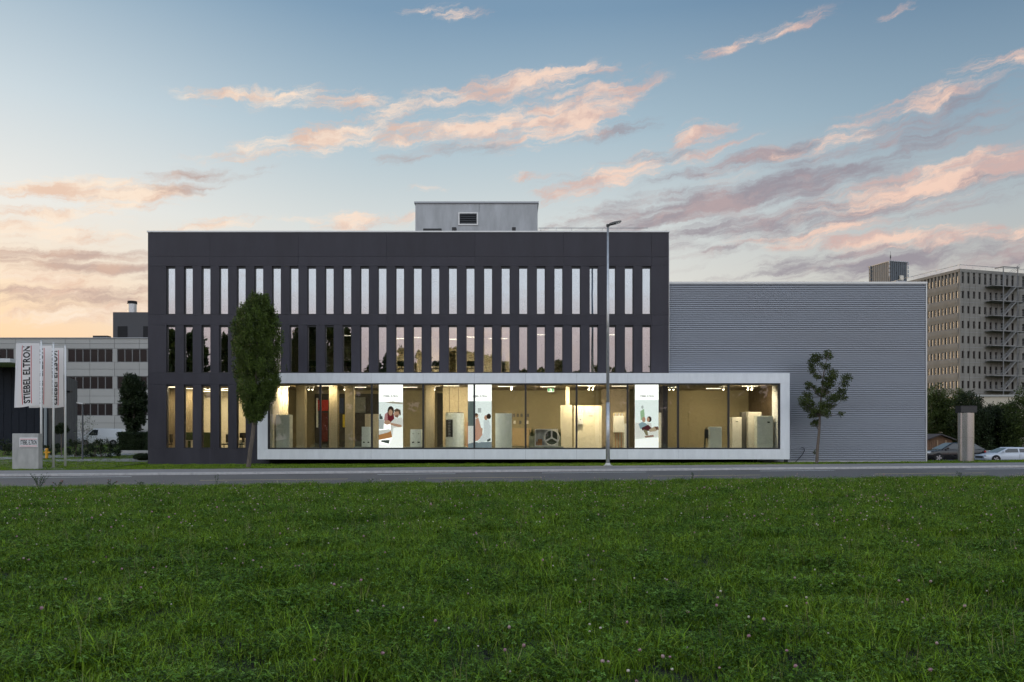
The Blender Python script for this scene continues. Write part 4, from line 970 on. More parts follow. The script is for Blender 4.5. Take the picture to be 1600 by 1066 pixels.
def tree(name, label, cat, base, trunk, tr, clumps, nleaf, size, leaf, branches=True, group=None, trunkmat=None, up=0.3):
    t = thing(name, label, cat, tuple(base), group=group)
    q = MB(); q.path(trunk, tr, 10); top = trunk[-1]
    if branches:
        for (c, rx, ry, rz) in clumps:
            k = min(range(len(trunk)), key=lambda i: (Vector(trunk[i]) - c).length + (0 if trunk[i][2] < c.z else 2))
            p = Vector(trunk[k]); 
            if (c - p).length > .15:
                mid = p.lerp(c, .5) + Vector((random.uniform(-.1, .1), random.uniform(-.1, .1), -.08)); r0 = tr[k] * .45
                q.path([p, mid, c], [r0, r0 * .6, max(.006, r0 * .25)], 5)
    q.build('trunk', trunkmat or M_BARK, t)
    q = MB(); leaf_cloud(q, clumps, nleaf, size, up=up); q.build('crown', leaf, t)
    return t


# slender hornbeam in front of the office
rnd = random.Random(3)
Y = 46.6; b = P(388, 731, Y); b.z = gz(b.x) - .02; top = P(403, 470, Y)
def hprof(y):   # half width in photo pixels and centre x
    tab = [(451, 1, 410), (466, 12, 406), (478, 24, 402), (492, 32, 399), (505, 37, 399), (530, 40, 401), (560, 42, 403), (585, 40, 404), (610, 34, 403), (632, 25, 401), (648, 16, 399), (663, 6, 397)]
    for (ya, wa, ca), (yb, wb, cb) in zip(tab, tab[1:]):
        if ya <= y <= yb:
            k = (y - ya) / (yb - ya); return wa + (wb - wa) * k, ca + (cb - ca) * k
    return 5, 402
cl = []
for i in range(900):
    y = 466 + 190 * rnd.random() ** .95; w, c = hprof(y); a = rnd.random() * 6.28; r = rnd.random() ** .42
    k = Y / F; wm_ = max(.05, (w * k - .10) * (1.0 + .22 * mnoise.noise(Vector((math.cos(a) * 1.5, math.sin(a) * 1.5, y * .045)))))
    ctr = Vector((PX(c, Y) + wm_ * r * math.cos(a), Y + wm_ * .95 * r * math.sin(a), PZ(y, Y)))
    s_ = rnd.uniform(.11, .22); cl.append((ctr, s_, s_, s_ * rnd.uniform(1.5, 2.4)))
for i in range(120):   # shoots poking up out of the crown
    y = 464 + 170 * rnd.random() ** 1.5; w, c = hprof(y); sgn = rnd.choice((-1, 1))
    ctr = Vector((PX(c + sgn * w * rnd.uniform(.55, 1.05), Y), Y + rnd.uniform(-.4, .4), PZ(y, Y))); cl.append((ctr, .06, .06, rnd.uniform(.2, .42)))
trk = [b, P(391, 705, Y), P(395, 680, Y), P(397.5, 655, Y), P(400, 600, Y), P(402, 540, Y), P(403, 480, Y)]
tree('hornbeam_tree', 'slender egg-shaped green tree on a leaning trunk in front of the office', 'tree', b, trk, [.13, .115, .11, .10, .075, .045, .02], cl, 80000, .085, M_LEAF, branches=False, up=1.2)
q = MB(); 
# sparse young maple in front of the warehouse
Y = 50.0; b = P(1276, 722, Y); b.z = gz(b.x) - .02
def C(x, y, r, dy=0.0, s=1.0): return (P(x, y, Y) + Vector((0, dy, 0)), r * s, r * s, r * .8 * s)
spots = [(1299, 548, .25), (1296, 556, .3), (1285, 556, .32), (1277, 565, .34), (1276, 553, .2), (1286, 575, .3), (1272, 571, .22), (1306, 583, .34), (1297, 592, .32), (1317, 592, .34), (1313, 602, .3), (1303, 600, .28), (1290, 600, .34), (1283, 612, .32), (1262, 618, .36), (1255, 625, .36), (1265, 628, .34), (1253, 633, .24), (1315, 613, .34), (1307, 620, .36), (1296, 622, .36), (1320, 621, .24), (1272, 640, .34), (1263, 640, .28), (1281, 632, .36), (1293, 636, .32), (1303, 634, .26), (1278, 648, .34), (1287, 647, .34), (1309, 645, .2), (1276, 660, .26), (1283, 660, .26), (1268, 650, .22), (1295, 611, .3), (1280, 590, .22), (1274, 580, .24)]
cl = [C(x + rnd.uniform(-2, 2), y + rnd.uniform(-2, 2), r, rnd.uniform(-.7, .7)) for x, y, r in spots]
cl += [C(1284 + rnd.gauss(0, 15), 608 + rnd.gauss(0, 28), .16, rnd.uniform(-.5, .5)) for _ in range(22)]
trk = [b, P(1277.5, 700, Y), P(1280, 675, Y), P(1281, 650, Y), P(1283, 620, Y), P(1286, 590, Y), P(1292, 560, Y), P(1297, 548, Y)]
tree('maple_tree', 'sparse young tree with a thin trunk in front of the corrugated wall', 'tree', b, trk, [.095, .085, .075, .06, .045, .032, .018, .01], cl, 9500, .10, M_LEAF2, up=-.2)
# columnar tree beside the office on the left
Y = 72; b = Vector((PX(209, Y), Y, lz(0, Y))); cl = []
for i in range(230):
    y = 589 + 84 * rnd.random(); tt = (y - 588) / 87; w = 21 * (math.sin(math.pi * min(1, .12 + tt * .84)) ** .55); a = rnd.random() * 6.28; r = rnd.random() ** .42; k = Y / F
    s_ = rnd.uniform(.16, .32); cl.append((Vector((PX(209, Y) + w * k * .9 * r * math.cos(a), Y + w * k * .9 * r * math.sin(a), PZ(y, Y))), s_, s_, s_ * 1.4))
tree('columnar_tree', 'dense dark oval tree at the left corner of the office above a clipped hedge', 'tree', b, [b, P(209, 660, Y), P(209, 600, Y)], [.14, .10, .03], cl, 20000, .16, M_HEDGE, branches=False)
# ball-headed tree
Y = 62; b = Vector((PX(96, Y), Y, lz(0, Y))); cl = []
for i in range(90):
    d = Vector((rnd.gauss(0, 1), rnd.gauss(0, 1), rnd.gauss(0, 1))).normalized() * rnd.random() ** .4; cl.append((P(96, 670, Y) + Vector((d.x * .5, d.y * .5, d.z * .42)), .12, .12, .12))
tree('ball_tree', 'small ball-headed tree behind the right-hand flagpole', 'tree', b, [b, P(96, 672, Y)], [.05, .035], cl, 3500, .085, M_HEDGE, branches=False)
# hedges and shrubs on the left
def hedge(name, label, x0, x1, ytop, Y, depth, z0, n, size, leaf=M_HEDGE, round_=False):
    X0, X1, zt = PX(x0, Y), PX(x1, Y), PZ(ytop, Y); t = thing(name, label, 'hedge', ((X0 + X1) / 2, Y, z0)); q = MB()
    if round_: q.ell(((X0 + X1) / 2, Y + depth / 2, (z0 + zt) / 2), (X1 - X0) * .42, depth * .4, (zt - z0) * .46, 14, 8)
    else: q.box(X0 + .12, X1 - .12, Y + .12, Y + depth - .1, z0, zt - .1)
    q.build('twigs', M_LEAF4, t); q = MB()
    for _ in range(n):
        if round_:
            d = Vector((rnd.gauss(0, 1), rnd.gauss(0, 1), abs(rnd.gauss(0, 1)) - .3)).normalized(); p = Vector(((X0 + X1) / 2 + d.x * (X1 - X0) / 2, Y + depth / 2 + d.y * depth / 2, (z0 + zt) / 2 + d.z * (zt - z0) / 2))
        else:
            f_ = rnd.random(); p = Vector((rnd.uniform(X0, X1), Y + abs(rnd.gauss(0, .05)), rnd.uniform(z0, zt))) if f_ < .6 else Vector((rnd.uniform(X0, X1), rnd.uniform(Y, Y + depth), zt + rnd.gauss(0, .04)))
        a = Vector((rnd.gauss(0, 1), rnd.gauss(0, 1), rnd.gauss(0, 1))).normalized(); b_ = a.orthogonal().normalized(); s_ = size * rnd.uniform(.6, 1.3)
        q.face([p, p + a * s_ * .5 - b_ * s_ * .3, p + a * s_, p + a * s_ * .5 + b_ * s_ * .3])
    q.build('foliage', leaf, t); return t
hedge('clipped_hedge', 'dark clipped box hedge under the oval tree left of the office', 182, 230, 677, 70, 1.2, lz(0, 70) - .1, 5000, .11)
hedge('round_bush', 'low rounded bush against the left corner of the office', 204, 230, 709, 54.5, 1.1, lz(0, 54.5) - .03, 2200, .07, round_=True)
def shrub(name, label, x0, x1, ytop, ybase, Y, n, size, leaf, z0=None, group=None, cat='shrub', spread=.8):
    X0, X1 = PX(x0, Y), PX(x1, Y); z0 = PZ(ybase, Y) if z0 is None else z0; zt = PZ(ytop, Y); w = X1 - X0; h = zt - z0
    t = thing(name, label, cat, ((X0 + X1) / 2, Y, z0), group=group); q = MB(); cl = []
    for i in range(max(10, int(w * h * 16))):
        x = rnd.uniform(0, 1); top_ = zt - h * (.45 * abs(2 * x - 1) ** 2.2 + .12 * rnd.random()); z = z0 + (top_ - z0) * rnd.random() ** .7
        s_ = rnd.uniform(.5, 1) * min(.55, h * .16); cl.append((Vector((X0 + w * x, Y + rnd.uniform(-spread, spread), z)), s_, s_, s_))
    for i in range(6):
        c = rnd.choice(cl)[0]; q.path([Vector(((X0 + X1) / 2 + rnd.uniform(-.2, .2) * w, Y, z0 - .05)), c], [.035, .012], 5)
    q.build('stems', M_BARK, t); q = MB(); leaf_cloud(q, cl, n, size); q.build('foliage', leaf, t); return t
shrub('shrub', 'dark loose shrub bed between the path lamp and the hedge', 128, 187, 686, 713, 60, 3000, .10, M_LEAF4, lz(0, 60))
shrub('shrub', 'low flowering shrub behind the right-hand flagpole', 104, 131, 688, 712, 61, 1500, .10, M_HEDGE, lz(0, 61))
shrub('shrub', 'dark shrub behind the concrete sign at the left edge', -30, 20, 685, 712, 63, 2000, .10, M_HEDGE, lz(0, 63))
shrub('shrub', 'dark shrub between the first two flagpoles', 66, 100, 693, 711, 64, 1400, .10, M_HEDGE, lz(0, 64))
shrub('wispy_shrub', 'tall wispy grey-green shrub rising left of the white van', 121, 149, 648, 690, 66, 700, .10, mat('wispy_leaf', (.12, .14, .09), .7, isl=.3), lz(0, 66))
# bushes behind the parking lot on the right
for i, (x0, x1, yt, yb, Y, lf, lb) in enumerate(((1438, 1480, 602, 707, 90, M_LEAF3, 'tall green bush right behind the corner of the warehouse'), (1470, 1512, 608, 707, 93, M_LEAF3, 'tall green bush left of the steel column'), (1497, 1536, 612, 707, 86, M_LEAF4, 'pointed dark evergreen behind the steel column'), (1525, 1572, 630, 707, 88, M_LEAF4, 'dark broad bush right of the steel column'), (1555, 1588, 624, 706, 94, M_LEAF3, 'green bush between the dark bush and the right edge'), (1578, 1660, 598, 700, 84, M_LEAF3, 'big yellowish tree cut by the right edge of the picture'))):
    shrub('bush', lb, x0, x1, yt, yb, Y, 15000, .20, lf, -.4, 'bushes behind the parking lot', 'bush', 1.6)

# grove behind the meadow's near side, mirrored in the office windows
GRV = [(-66 + 3.3 * i + rnd.uniform(-.8, .8), -32 + rnd.uniform(-3, 3), rnd.uniform(17.5, 20.8)) for i in range(13)] + [(-23 + 2.7 * i, -33 + rnd.uniform(-3, 3), rnd.uniform(14.2, 17.2)) for i in range(9)] + [(2 + 3.2 * i, -36 + rnd.uniform(-3, 3), rnd.uniform(12.5, 15)) for i in range(17)]
for i, (x, Y, h) in enumerate(GRV):
    b = Vector((x, Y, -.4)); cl = []
    for k in range(110):
        tt = rnd.random(); w = (1 - tt ** 1.6) * 2.5 + .35; a = rnd.random() * 6.28; r = rnd.random() ** .5; cl.append((b + Vector((w * r * math.cos(a), w * r * math.sin(a), 1.2 + tt * (h - 1.4))), .8, .8, .7))
    tree('grove_tree', 'dark tree of the grove mirrored in the office windows', 'tree', b, [b, b + Vector((0, 0, h * .5)), b + Vector((0, 0, h - .3))], [.28, .16, .03], cl, 3200, .75, M_LEAF3, branches=False, group='grove trees mirrored in the windows')

# ------------------------------------------------------------------ buildings on the left
WY = 104.0
M_LPANEL = mat('light_grey_panel', (.38, .375, .365), .6, var=.07, scale=.3, orand=.05)
wb = thing('long_grey_building', 'long three-storey pale grey building with window bands far left', 'building', (PX(110, WY), WY, 0))
def wpx(x): return PX(x, WY)
def wpz(y): return PZ(y, WY)
cols = [-55.5 + 38.6 * i for i in range(8)]; cols = [-60] + [179 - 38.6 * k for k in range(5, -1, -1)] + [217.6, 256]
for ya, yb in ((529, 537), (537, 545), (566, 577), (577, 588), (608, 619), (619, 630.5), (649.5, 661), (661, 672)):
    for a, b_ in zip(cols, cols[1:]):
        q = MB(); q.box(wpx(a) + .02, wpx(b_) - .02, WY, WY + .12, wpz(yb) + .015, wpz(ya) - .015); q.build('facade_panel', M_LPANEL, wb)
groups = [(183 + 77.2 * k, 183 + 77.2 * k + 70) for k in (-3, -2, -1, 0)]
wq = MB(); pw = 70 / 6 * WY / F; wh_ = wpz(545.5) - wpz(565.5)
wq.box(0, .06, 0, .14, 0, wh_); wq.box(pw - .06, pw, 0, .14, 0, wh_); wq.box(.061, pw - .061, 0, .14, wh_ - .06, wh_); wq.box(.061, pw - .061, 0, .14, 0, .06); wfm = wq.mesh('window', mat('window_frame_grey', (.16, .16, .165), .5))
wq = MB(); wq.box(.062, pw - .062, .06, .075, .062, wh_ - .062); wpm = wq.mesh('pane', G_FAR)
for ya, yb in ((545, 566), (588, 608), (630.5, 649.5)):
    for ga, gb in groups:
        for k in range(6):
            xl = ga + k * 70 / 6
            if xl > 236 or xl < -14: continue
            w = link('window', wfm, wb); w.location = Vector((wpx(xl), WY + .08, wpz(yb))) - wloc(wb); w.scale.z = (wpz(ya) - wpz(yb)) / wh_ * .985; link('pane', wpm, w)
    for ga, gb in groups:
        q = MB(); q.box(wpx(gb) + .01, wpx(gb + 7.2) - .01, WY + .004, WY + .12, wpz(yb) + .01, wpz(ya) - .01); q.build('pillar', M_LPANEL, wb)
q = MB(); q.box(wpx(-60), wpx(256), WY + .121, WY + .16, wpz(700), wpz(672)); q.build('plinth', M_TRIM, wb)
q = MB(); q.box(wpx(-60), wpx(256), WY + 3.5, WY + 3.6, wpz(672), wpz(529)); q.box(wpx(-60), wpx(256), WY + .3, WY + 3.4, wpz(577), wpz(575)); q.box(wpx(-60), wpx(256), WY + .3, WY + 3.4, wpz(619), wpz(617)); q.box(wpx(-60), wpx(256), WY + .3, WY + 3.4, wpz(661), wpz(659)); q.build('storeys', mat('dim_interior', (.07, .075, .085), .9), wb)
q = MB(); q.box(wpx(-61), wpx(257), WY - .1, WY + 14, wpz(529) + .0, wpz(527.6)); q.build('roof', M_TRIM, wb)
for x, y in ((111, 549), (155, 548), (161, 548), (137, 548), (4, 548), (203, 556)):
    q = MB(); q.box(wpx(x), wpx(x + 5), WY + 1.5, WY + 1.8, wpz(y + 1), wpz(y)); q.build('office_light', mat('distant_lamp', (.8, .75, .6), .5, emit=(1, .85, .6), estr=1.0), wb)
q = MB(); rY = 110; q.box(PX(176.5, rY), PX(240, rY), rY, rY + 6, wpz(528), PZ(488, rY)); rp_ = q.build('roof_plant_room', mat('plant_dark', (.06, .06, .065), .6, var=.1), wb)
for a, b_ in ((184, 199), (224, 232)):
    q = MB(); q.box(PX(a, rY), PX(b_, rY), rY - .06, rY - .003, PZ(528, rY), PZ(510, rY)); q.build('door', M_BLACK, rp_)
q = MB(); q.tube((PX(196, rY), rY + 2, PZ(488, rY)), (PX(196, rY), rY + 2, PZ(471.5, rY)), .55, .55, 20); q.build('vent_stack', M_STEEL, rp_); q = MB(); q.tube((PX(196, rY), rY + 2, PZ(471.4, rY)), (PX(196, rY), rY + 2, PZ(467, rY)), .62, .6, 20); q.build('vent_cap', M_BLACK, rp_)
q = MB(); q.box(PX(228, rY), PX(233, rY), rY + 1, rY + 2, PZ(488, rY), PZ(468, rY)); q.build('vent_stack', M_STEEL, rp_)
q = MB(); q.box(PX(145, 108), PX(168, 108), 108, 109, wpz(528), PZ(524.5, 108)); q.build('roof_hatch', M_DARK, wb)
# dark hall behind the flags
DY = 74; dh = thing('dark_hall', 'navy metal hall with a pale canopy behind the flags', 'building', (PX(40, DY), DY, lz(0, DY)))
M_NAVY = mat('navy_cladding', (.016, .020, .030), .5, spec=.15, var=.1, scale=.5); M_GREYV = mat('grey_ribbed', (.085, .085, .09), .55, spec=.2, var=.08)
q = MB(); q.box(PX(-60, DY), PX(75, DY), DY, DY + .2, lz(0, DY) - .3, PZ(574, DY)); q.build('front_wall', M_NAVY, dh)
for i in range(11):
    x = PX(-55 + i * 12, DY); q = MB(); q.box(x, x + .04, DY - .025, DY - .002, lz(0, DY) - .2, PZ(575, DY)); q.build('cladding_seam', M_NAVY, dh)
q = MB(); ca = Vector((PX(75.5, DY), DY, 0)); cb = Vector((PX(121, 92), 92, 0)); zt_ = PZ(574.5, DY); dirv = (cb - ca); L_ = dirv.length; dirv.normalize(); nv_ = Vector((dirv.y, -dirv.x, 0))
n_ = 60; prof = []
for i in range(n_ + 1):
    s_ = L_ * i / n_; o_ = (.05 if i % 4 in (1, 2) else 0); p = ca + dirv * s_ + nv_ * o_; prof.append(p)
for p0, p1 in zip(prof, prof[1:]): q.face([(p0.x, p0.y, .2), (p1.x, p1.y, .2), (p1.x, p1.y, zt_), (p0.x, p0.y, zt_)])
q.build('side_wall', M_GREYV, dh)
q = MB(); q.face([(PX(-60, DY), DY, zt_ + .002), (ca.x, ca.y, zt_ + .002), (cb.x, cb.y, zt_ + .002), (PX(-60, DY), 92, zt_ + .002)]); q.build('roof', M_ROOF, dh)
q = MB(); q.box(PX(-60, 70), PX(27, 70), 69.0, DY - .03, PZ(567.8, 70), PZ(562, 70)); q.build('canopy', mat('pale_canopy', (.62, .63, .64), .5), dh)
q = MB(); q.box(PX(-20, 70), PX(-17, 70), 70, 70.3, lz(0, 70), PZ(573, 70)); q.build('canopy_post', M_STEEL, dh)
q = MB(); X = PX(69, 73); q.tube((X, 73.2, lz(0, 73)), (X, 73.2, PZ(600, 73)), .12, .12, 12); q.build('downpipe', mat('pale_pipe', (.30, .33, .35), .5), dh)
q = MB(); q.box(PX(115, 86), PX(122, 86), 84.4, 84.9, PZ(614, 85), PZ(611, 85)); q.build('wall_lamp', M_DARK, dh)
# hydrant, low wall
Y = 58; X = PX(73, Y); zb = lz(0, Y); t = thing('hydrant', 'yellow hydrant standing between the flagpoles', 'hydrant', (X, Y, zb))
q = MB(); q.tube((X, Y, zb), (X, Y, zb + .62), .10, .09, 12); q.build('body', mat('hydrant_yellow', (.75, .36, .02), .45), t); q = MB(); q.ell((X, Y, zb + .62), .11, .11, .1); q.tube((X - .2, Y, zb + .42), (X + .24, Y, zb + .42), .05, n=8); q.build('cap', MATS['hydrant_yellow'], t)
Y = 66.5; q = MB(); q.box(PX(188, Y), PX(231, Y), Y, Y + .3, lz(0, Y) - .2, PZ(704, Y)); tag(q.build('low_wall', M_CONC, bevel=.02), 'low pale concrete kerb wall below the clipped hedge', 'wall')

# ------------------------------------------------------------------ office tower on the right
TY = 183.0; TH = R(17); tc = P(1500, 420, TY); ZT = tc.z
tw = thing('office_tower', 'tall concrete office tower with slit windows and outside stair at the right edge', 'building', (tc.x, TY, 0), TH)
M_TC = mat('tower_concrete', (.245, .23, .21), .85, var=.16, scale=.5, stretch=(1, 1, .25), bump=.2, bscale=6)
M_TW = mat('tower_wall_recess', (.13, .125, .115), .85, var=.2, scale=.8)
LW, LD = 26.0, 24.0
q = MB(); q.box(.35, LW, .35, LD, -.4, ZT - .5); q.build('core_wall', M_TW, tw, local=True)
q = MB(); q.box(-.08, LW, -.08, LD, ZT - .62, ZT); q.build('parapet', M_TC, tw, local=True)
q = MB(); q.box(.2, LW, .2, LD, ZT + .9, ZT + .94)
for i in range(12): q.tube((.3 + i * 2.1, .25, ZT), (.3 + i * 2.1, .25, ZT + .9), .03, n=5); q.tube((.25, .3 + i * 2, ZT), (.25, .3 + i * 2, ZT + .9), .03, n=5)
q = MB(); q.tube((.25, .25, ZT + .95), (LW, .25, ZT + .95), .05, n=6); q.tube((.25, .25, ZT + .95), (.25, LD, ZT + .95), .05, n=6)
for i in range(14):
    q.tube((.25 + i * 1.8, .25, ZT), (.25 + i * 1.8, .25, ZT + .95), .03, n=5); q.tube((.25, .25 + i * 1.7, ZT), (.25, .25 + i * 1.7, ZT + .95), .03, n=5)
q.build('roof_railing', M_STEEL, tw, local=True)
zr = [PZ(430.6 + 23.5 * i, TY) for i in range(9)]     # tops of the window rows at the corner
fp = 3.31
# right face: ribs between window columns, spandrel slabs
pitch = 1.56; wdt = .68
rib = MB(); rib.box(0, pitch - wdt, 0, .34, 0, ZT - .63); ribm = rib.mesh('rib', M_TC)
rib2 = MB(); rib2.box(.06, .09, -.012, .0, 0, ZT - .63)
for c in range(12):
    o = link('rib', ribm, tw); o.location = (.45 + c * pitch + wdt, 0, 0)
q = MB(); q.box(0, .45, 0, .34, 0, ZT - .63); q.build('corner_rib', M_TC, tw, local=True)
sp = MB(); sp.box(0, wdt - .01, .06, .34, 0, fp - 1.62); spm = sp.mesh('spandrel', M_TC)
wi = MB(); wi.box(0, wdt - .01, .22, .25, 0, 1.6); wim = wi.mesh('window', G_FAR)
for r in range(9):
    for c in range(12):
        o = link('spandrel', spm, tw); o.location = (.455 + c * pitch, 0, zr[r] - fp + .0)
        w = link('window', wim, tw); w.location = (.455 + c * pitch, 0, zr[r] - 1.61)
q = MB()
for r in range(9):
    q.box(-.02, LW, -.03, -.003, zr[r] + .80, zr[r] + .84)
q.build('floor_joint', M_TRIM, tw, local=True)
# left face: denser windows between tapering mullions
pitchL = 1.02; wl = .55
rb = MB(); rb.prism([(0, -.0, 0), (0, pitchL - wl, 0), (.34, pitchL - wl, 0), (.34, 0, 0)], (0, 0, ZT - .63)); rbm = rb.mesh('rib', M_TC)
spL = MB(); spL.box(.05, .34, 0, wl - .01, 0, fp - 1.5); spLm = spL.mesh('spandrel', M_TC)
hd = MB(); hd.prism([(-.10, 0, .0), (.04, 0, .35), (.04, 0, 1.45), (-.22, 0, 1.2)], (0, pitchL - .1, 0)); hdm = hd.mesh('spandrel_nose', M_TC)
wl_ = MB(); wl_.box(.20, .23, 0, wl - .01, 0, 1.5); wlm = wl_.mesh('window', G_FAR)
for c in range(20):
    y0 = .6 + c * pitchL
    o = link('rib', rbm, tw); o.location = (0, y0 + wl, 0)
    for r in range(9):
        o = link('spandrel', spLm, tw); o.location = (0, y0 + .005, zr[r] - fp)
        w = link('window', wlm, tw); w.location = (0, y0 + .005, zr[r] - 1.5)
for r in range(9):
    q = MB(); q.prism([(-.003, .5, zr[r] - fp + .05), (-.003, .5, zr[r] - 1.62), (-.16, .5, zr[r] - 1.72), (-.16, .5, zr[r] - 2.5)], (0, 20.5, 0)); q.build('sill_band', M_TC, tw, local=True)
q = MB(); q.box(0, .34, 0.341, .6, 0, ZT - .63); q.build('corner_rib', M_TC, tw, local=True)
# outside stair
M_ESC = mat('escape_steel', (.24, .24, .245), .6, metal=.3)
es = thing('fire_escape', 'grey steel outside stair zigzagging up the tower at the right edge', 'fire escape', (tc.x, TY, 0), TH)
ex0, ex1, ey = 6.9, 16.5, -2.2
for i in range(9):
    z = zr[i] - 2.05
    q = MB(); q.box(ex0, ex1, ey, -.05, z - .16, z); q.build('landing', M_ESC, es, local=True)
    q = MB()
    for h in (.35, .7, 1.05): q.tube((ex0, ey, z + h), (ex0 + 3.2, ey, z + h), .03, n=5); q.tube((ex0, ey, z + h), (ex0, -.1, z + h), .03, n=5); q.tube((13, ey, z + h), (ex1, ey, z + h), .03, n=5)
    for k in range(4): q.tube((ex0 + k * 1.0, ey, z), (ex0 + k * 1.0, ey, z + 1.05), .025, n=5)
    q.build('railing', M_ESC, es, local=True)
    if i < 8:
        zl = zr[i + 1] - 2.05; q = MB()
        for yy in (ey + .05, ey + 1.0): q.prism([(10.0, yy, zl - .1), (10.0, yy, zl + .25), (13.6, yy, z + .15), (13.6, yy, z - .2)], (0, .06, 0))
        for h in (.55, 1.0): q.tube((10.0, ey + .05, zl + h), (13.6, ey + .05, z + h), .03, n=5)
        for k in range(10): f_ = k / 10; q.box(10 + 3.6 * f_, 10.3 + 3.6 * f_, ey + .12, ey + .98, zl + fp * f_ + .1, zl + fp * f_ + .14)
        for k in range(5): f_ = k / 4; q.tube((10 + 3.6 * f_, ey + .05, zl + fp * f_), (10 + 3.6 * f_, ey + .05, zl + fp * f_ + 1.0), .022, n=5)
        q.build('stair_flight', M_ESC, es, local=True)
for x in (ex0 + 2.8, ex0 + 6.9):
    q = MB(); q.box(x, x + .16, ey - .05, ey + .11, 0, zr[0] + 2.4 if x > 10 else zr[0] + 2.0); q.build('post', M_ESC, es, local=True)
q = MB(); q.box(ex0 + 2.8, 14.3, ey - .05, ey + .1, zr[0] + 2.0, zr[0] + 2.2); q.box(ex0 + 2.8, ex0 + 2.95, ey + .1, 0, zr[0] + 2.0, zr[0] + 2.2)
for h in (1.2, 1.6, 2.0): q.tube((10.0, ey + .05, zr[0] - 2 + h), (14.6, ey + .05, ZT + .3 + h - .8), .035, n=5)
q.build('top_frame', M_ESC, es, local=True)
# plant house on the tower's roof side
aY = 205; ah = thing('roof_plant_house', 'dark ribbed plant house with antennas rising above the warehouse roof', 'plant house', (PX(1391, aY), aY, PZ(445, aY)), R(17))
h_ = PZ(408.5, aY) - PZ(445, aY); q = MB(); q.box(0, 5.0, 0, 7.5, -8, h_); q.build('wall', mat('plant_blue_grey', (.10, .115, .13), .55, var=.15), ah, local=True)
for i in range(9):
    q = MB(); q.box(.1 + i * .58, .16 + i * .58, -.05, -.002, -7, h_ - .02); q.build('seam', M_DARK, ah, local=True)
for i in range(11):
    q = MB(); q.box(-.05, -.002, .1 + i * .66, .18 + i * .66, -7, h_ - .02); q.build('seam', M_TRIM, ah, local=True)
q = MB(); q.box(-.15, 5.15, -.15, 7.65, h_ + .001, h_ + .2); q.build('roof', M_TRIM, ah, local=True)
q = MB(); q.tube((.6, .6, h_ + .2), (.6, .6, h_ + 2.6), .06, .03, 6); q.tube((.6, .6, h_ + .9), (.6, .6, h_ + 1.6), .13, .13, 8); q.build('antenna', M_DARK, ah, local=True)
for x, y in ((-.25, 6.8), (-.3, .1), (5.2, -.1)):
    q = MB(); q.tube((x, y, h_ - 4), (x, y, h_ + .3), .05, n=6)
    for k in range(4): q.box(x - .15, x + .15, y - .2, y - .05, h_ - 3.6 + k, h_ - 2.9 + k)
    q.build('mast', M_TRIM, ah, local=True)
q = MB(); q.box(2.6, 3.6, -.5, -.1, h_ - 4.6, h_ - 3.4); q.build('dish_box', mat('pale_box', (.7, .65, .55), .6), ah, local=True)
q = MB(); q.box(.5, 9, -1.2, -.2, h_ - 5.4, h_ - 4.9); q.build('deck', M_TRIM, ah, local=True)
# low cream building behind the bushes
Y = 140; t = thing('low_building', 'low cream flat-roofed wing at the foot of the tower behind the bushes', 'building', (PX(1550, Y), Y, -.4))
q = MB(); q.box(PX(1490, Y), PX(1640, Y), Y, Y + 10, -.4, PZ(620, Y)); q.build('wall', mat('cream_render', (.52, .46, .38), .85, var=.1), t); q = MB(); q.box(PX(1489, Y), PX(1641, Y), Y - .2, Y + 10.2, PZ(619.9, Y), PZ(617, Y)); q.build('roof_edge', M_LPANEL, t)
# wooden shed
Y = 80; X0, X1 = PX(1449, Y), PX(1488, Y); zt_ = PZ(688, Y); t = thing('shed', 'small brown wooden shed behind the black car', 'shed', ((X0 + X1) / 2, Y, -.4)); M_SH = mat('shed_wood', (.17, .095, .055), .85, var=.25, scale=4)
for i in range(12):
    xa = X0 + (X1 - X0) * i / 12; q = MB(); q.box(xa + .008, xa + (X1 - X0) / 12 - .008, Y, Y + .04, -.4, zt_); q.build('plank', M_SH, t)
q = MB(); q.box(X0 + .02, X1 - .02, Y + .045, Y + 2.2, -.4, zt_); q.build('inner_wall', M_SH, t)
q = MB(); xm_ = (X0 + X1) / 2
q.prism([(X0 - .25, Y - .35, zt_ - .02), (xm_, Y - .35, zt_ + .5), (X1 + .25, Y - .35, zt_ - .02), (X1 + .25, Y - .35, zt_ + .08), (xm_, Y - .35, zt_ + .62), (X0 - .25, Y - .35, zt_ + .08)], (0, 2.9, 0)); q.build('roof', mat('shed_roof', (.06, .05, .05), .8), t)
q = MB(); q.face([(X0, Y + .01, zt_ + .001), (X1, Y + .01, zt_ + .001), (xm_, Y + .01, zt_ + .5)]); q.build('gable', M_SH, t)
for x in (X0 + .9, X0 + 1.7):
    q = MB(); q.box(x, x + .12, Y - .05, Y - .002, -.4, zt_); q.build('post', mat('pale_post', (.35, .24, .15), .8), t)
Y = 84; q = MB(); q.box(PX(1538, Y), PX(1640, Y), Y, Y + .25, -.4, PZ(704, Y)); tag(q.build('parking_wall', M_CONC, bevel=.02), 'low concrete wall behind the parked cars', 'wall')

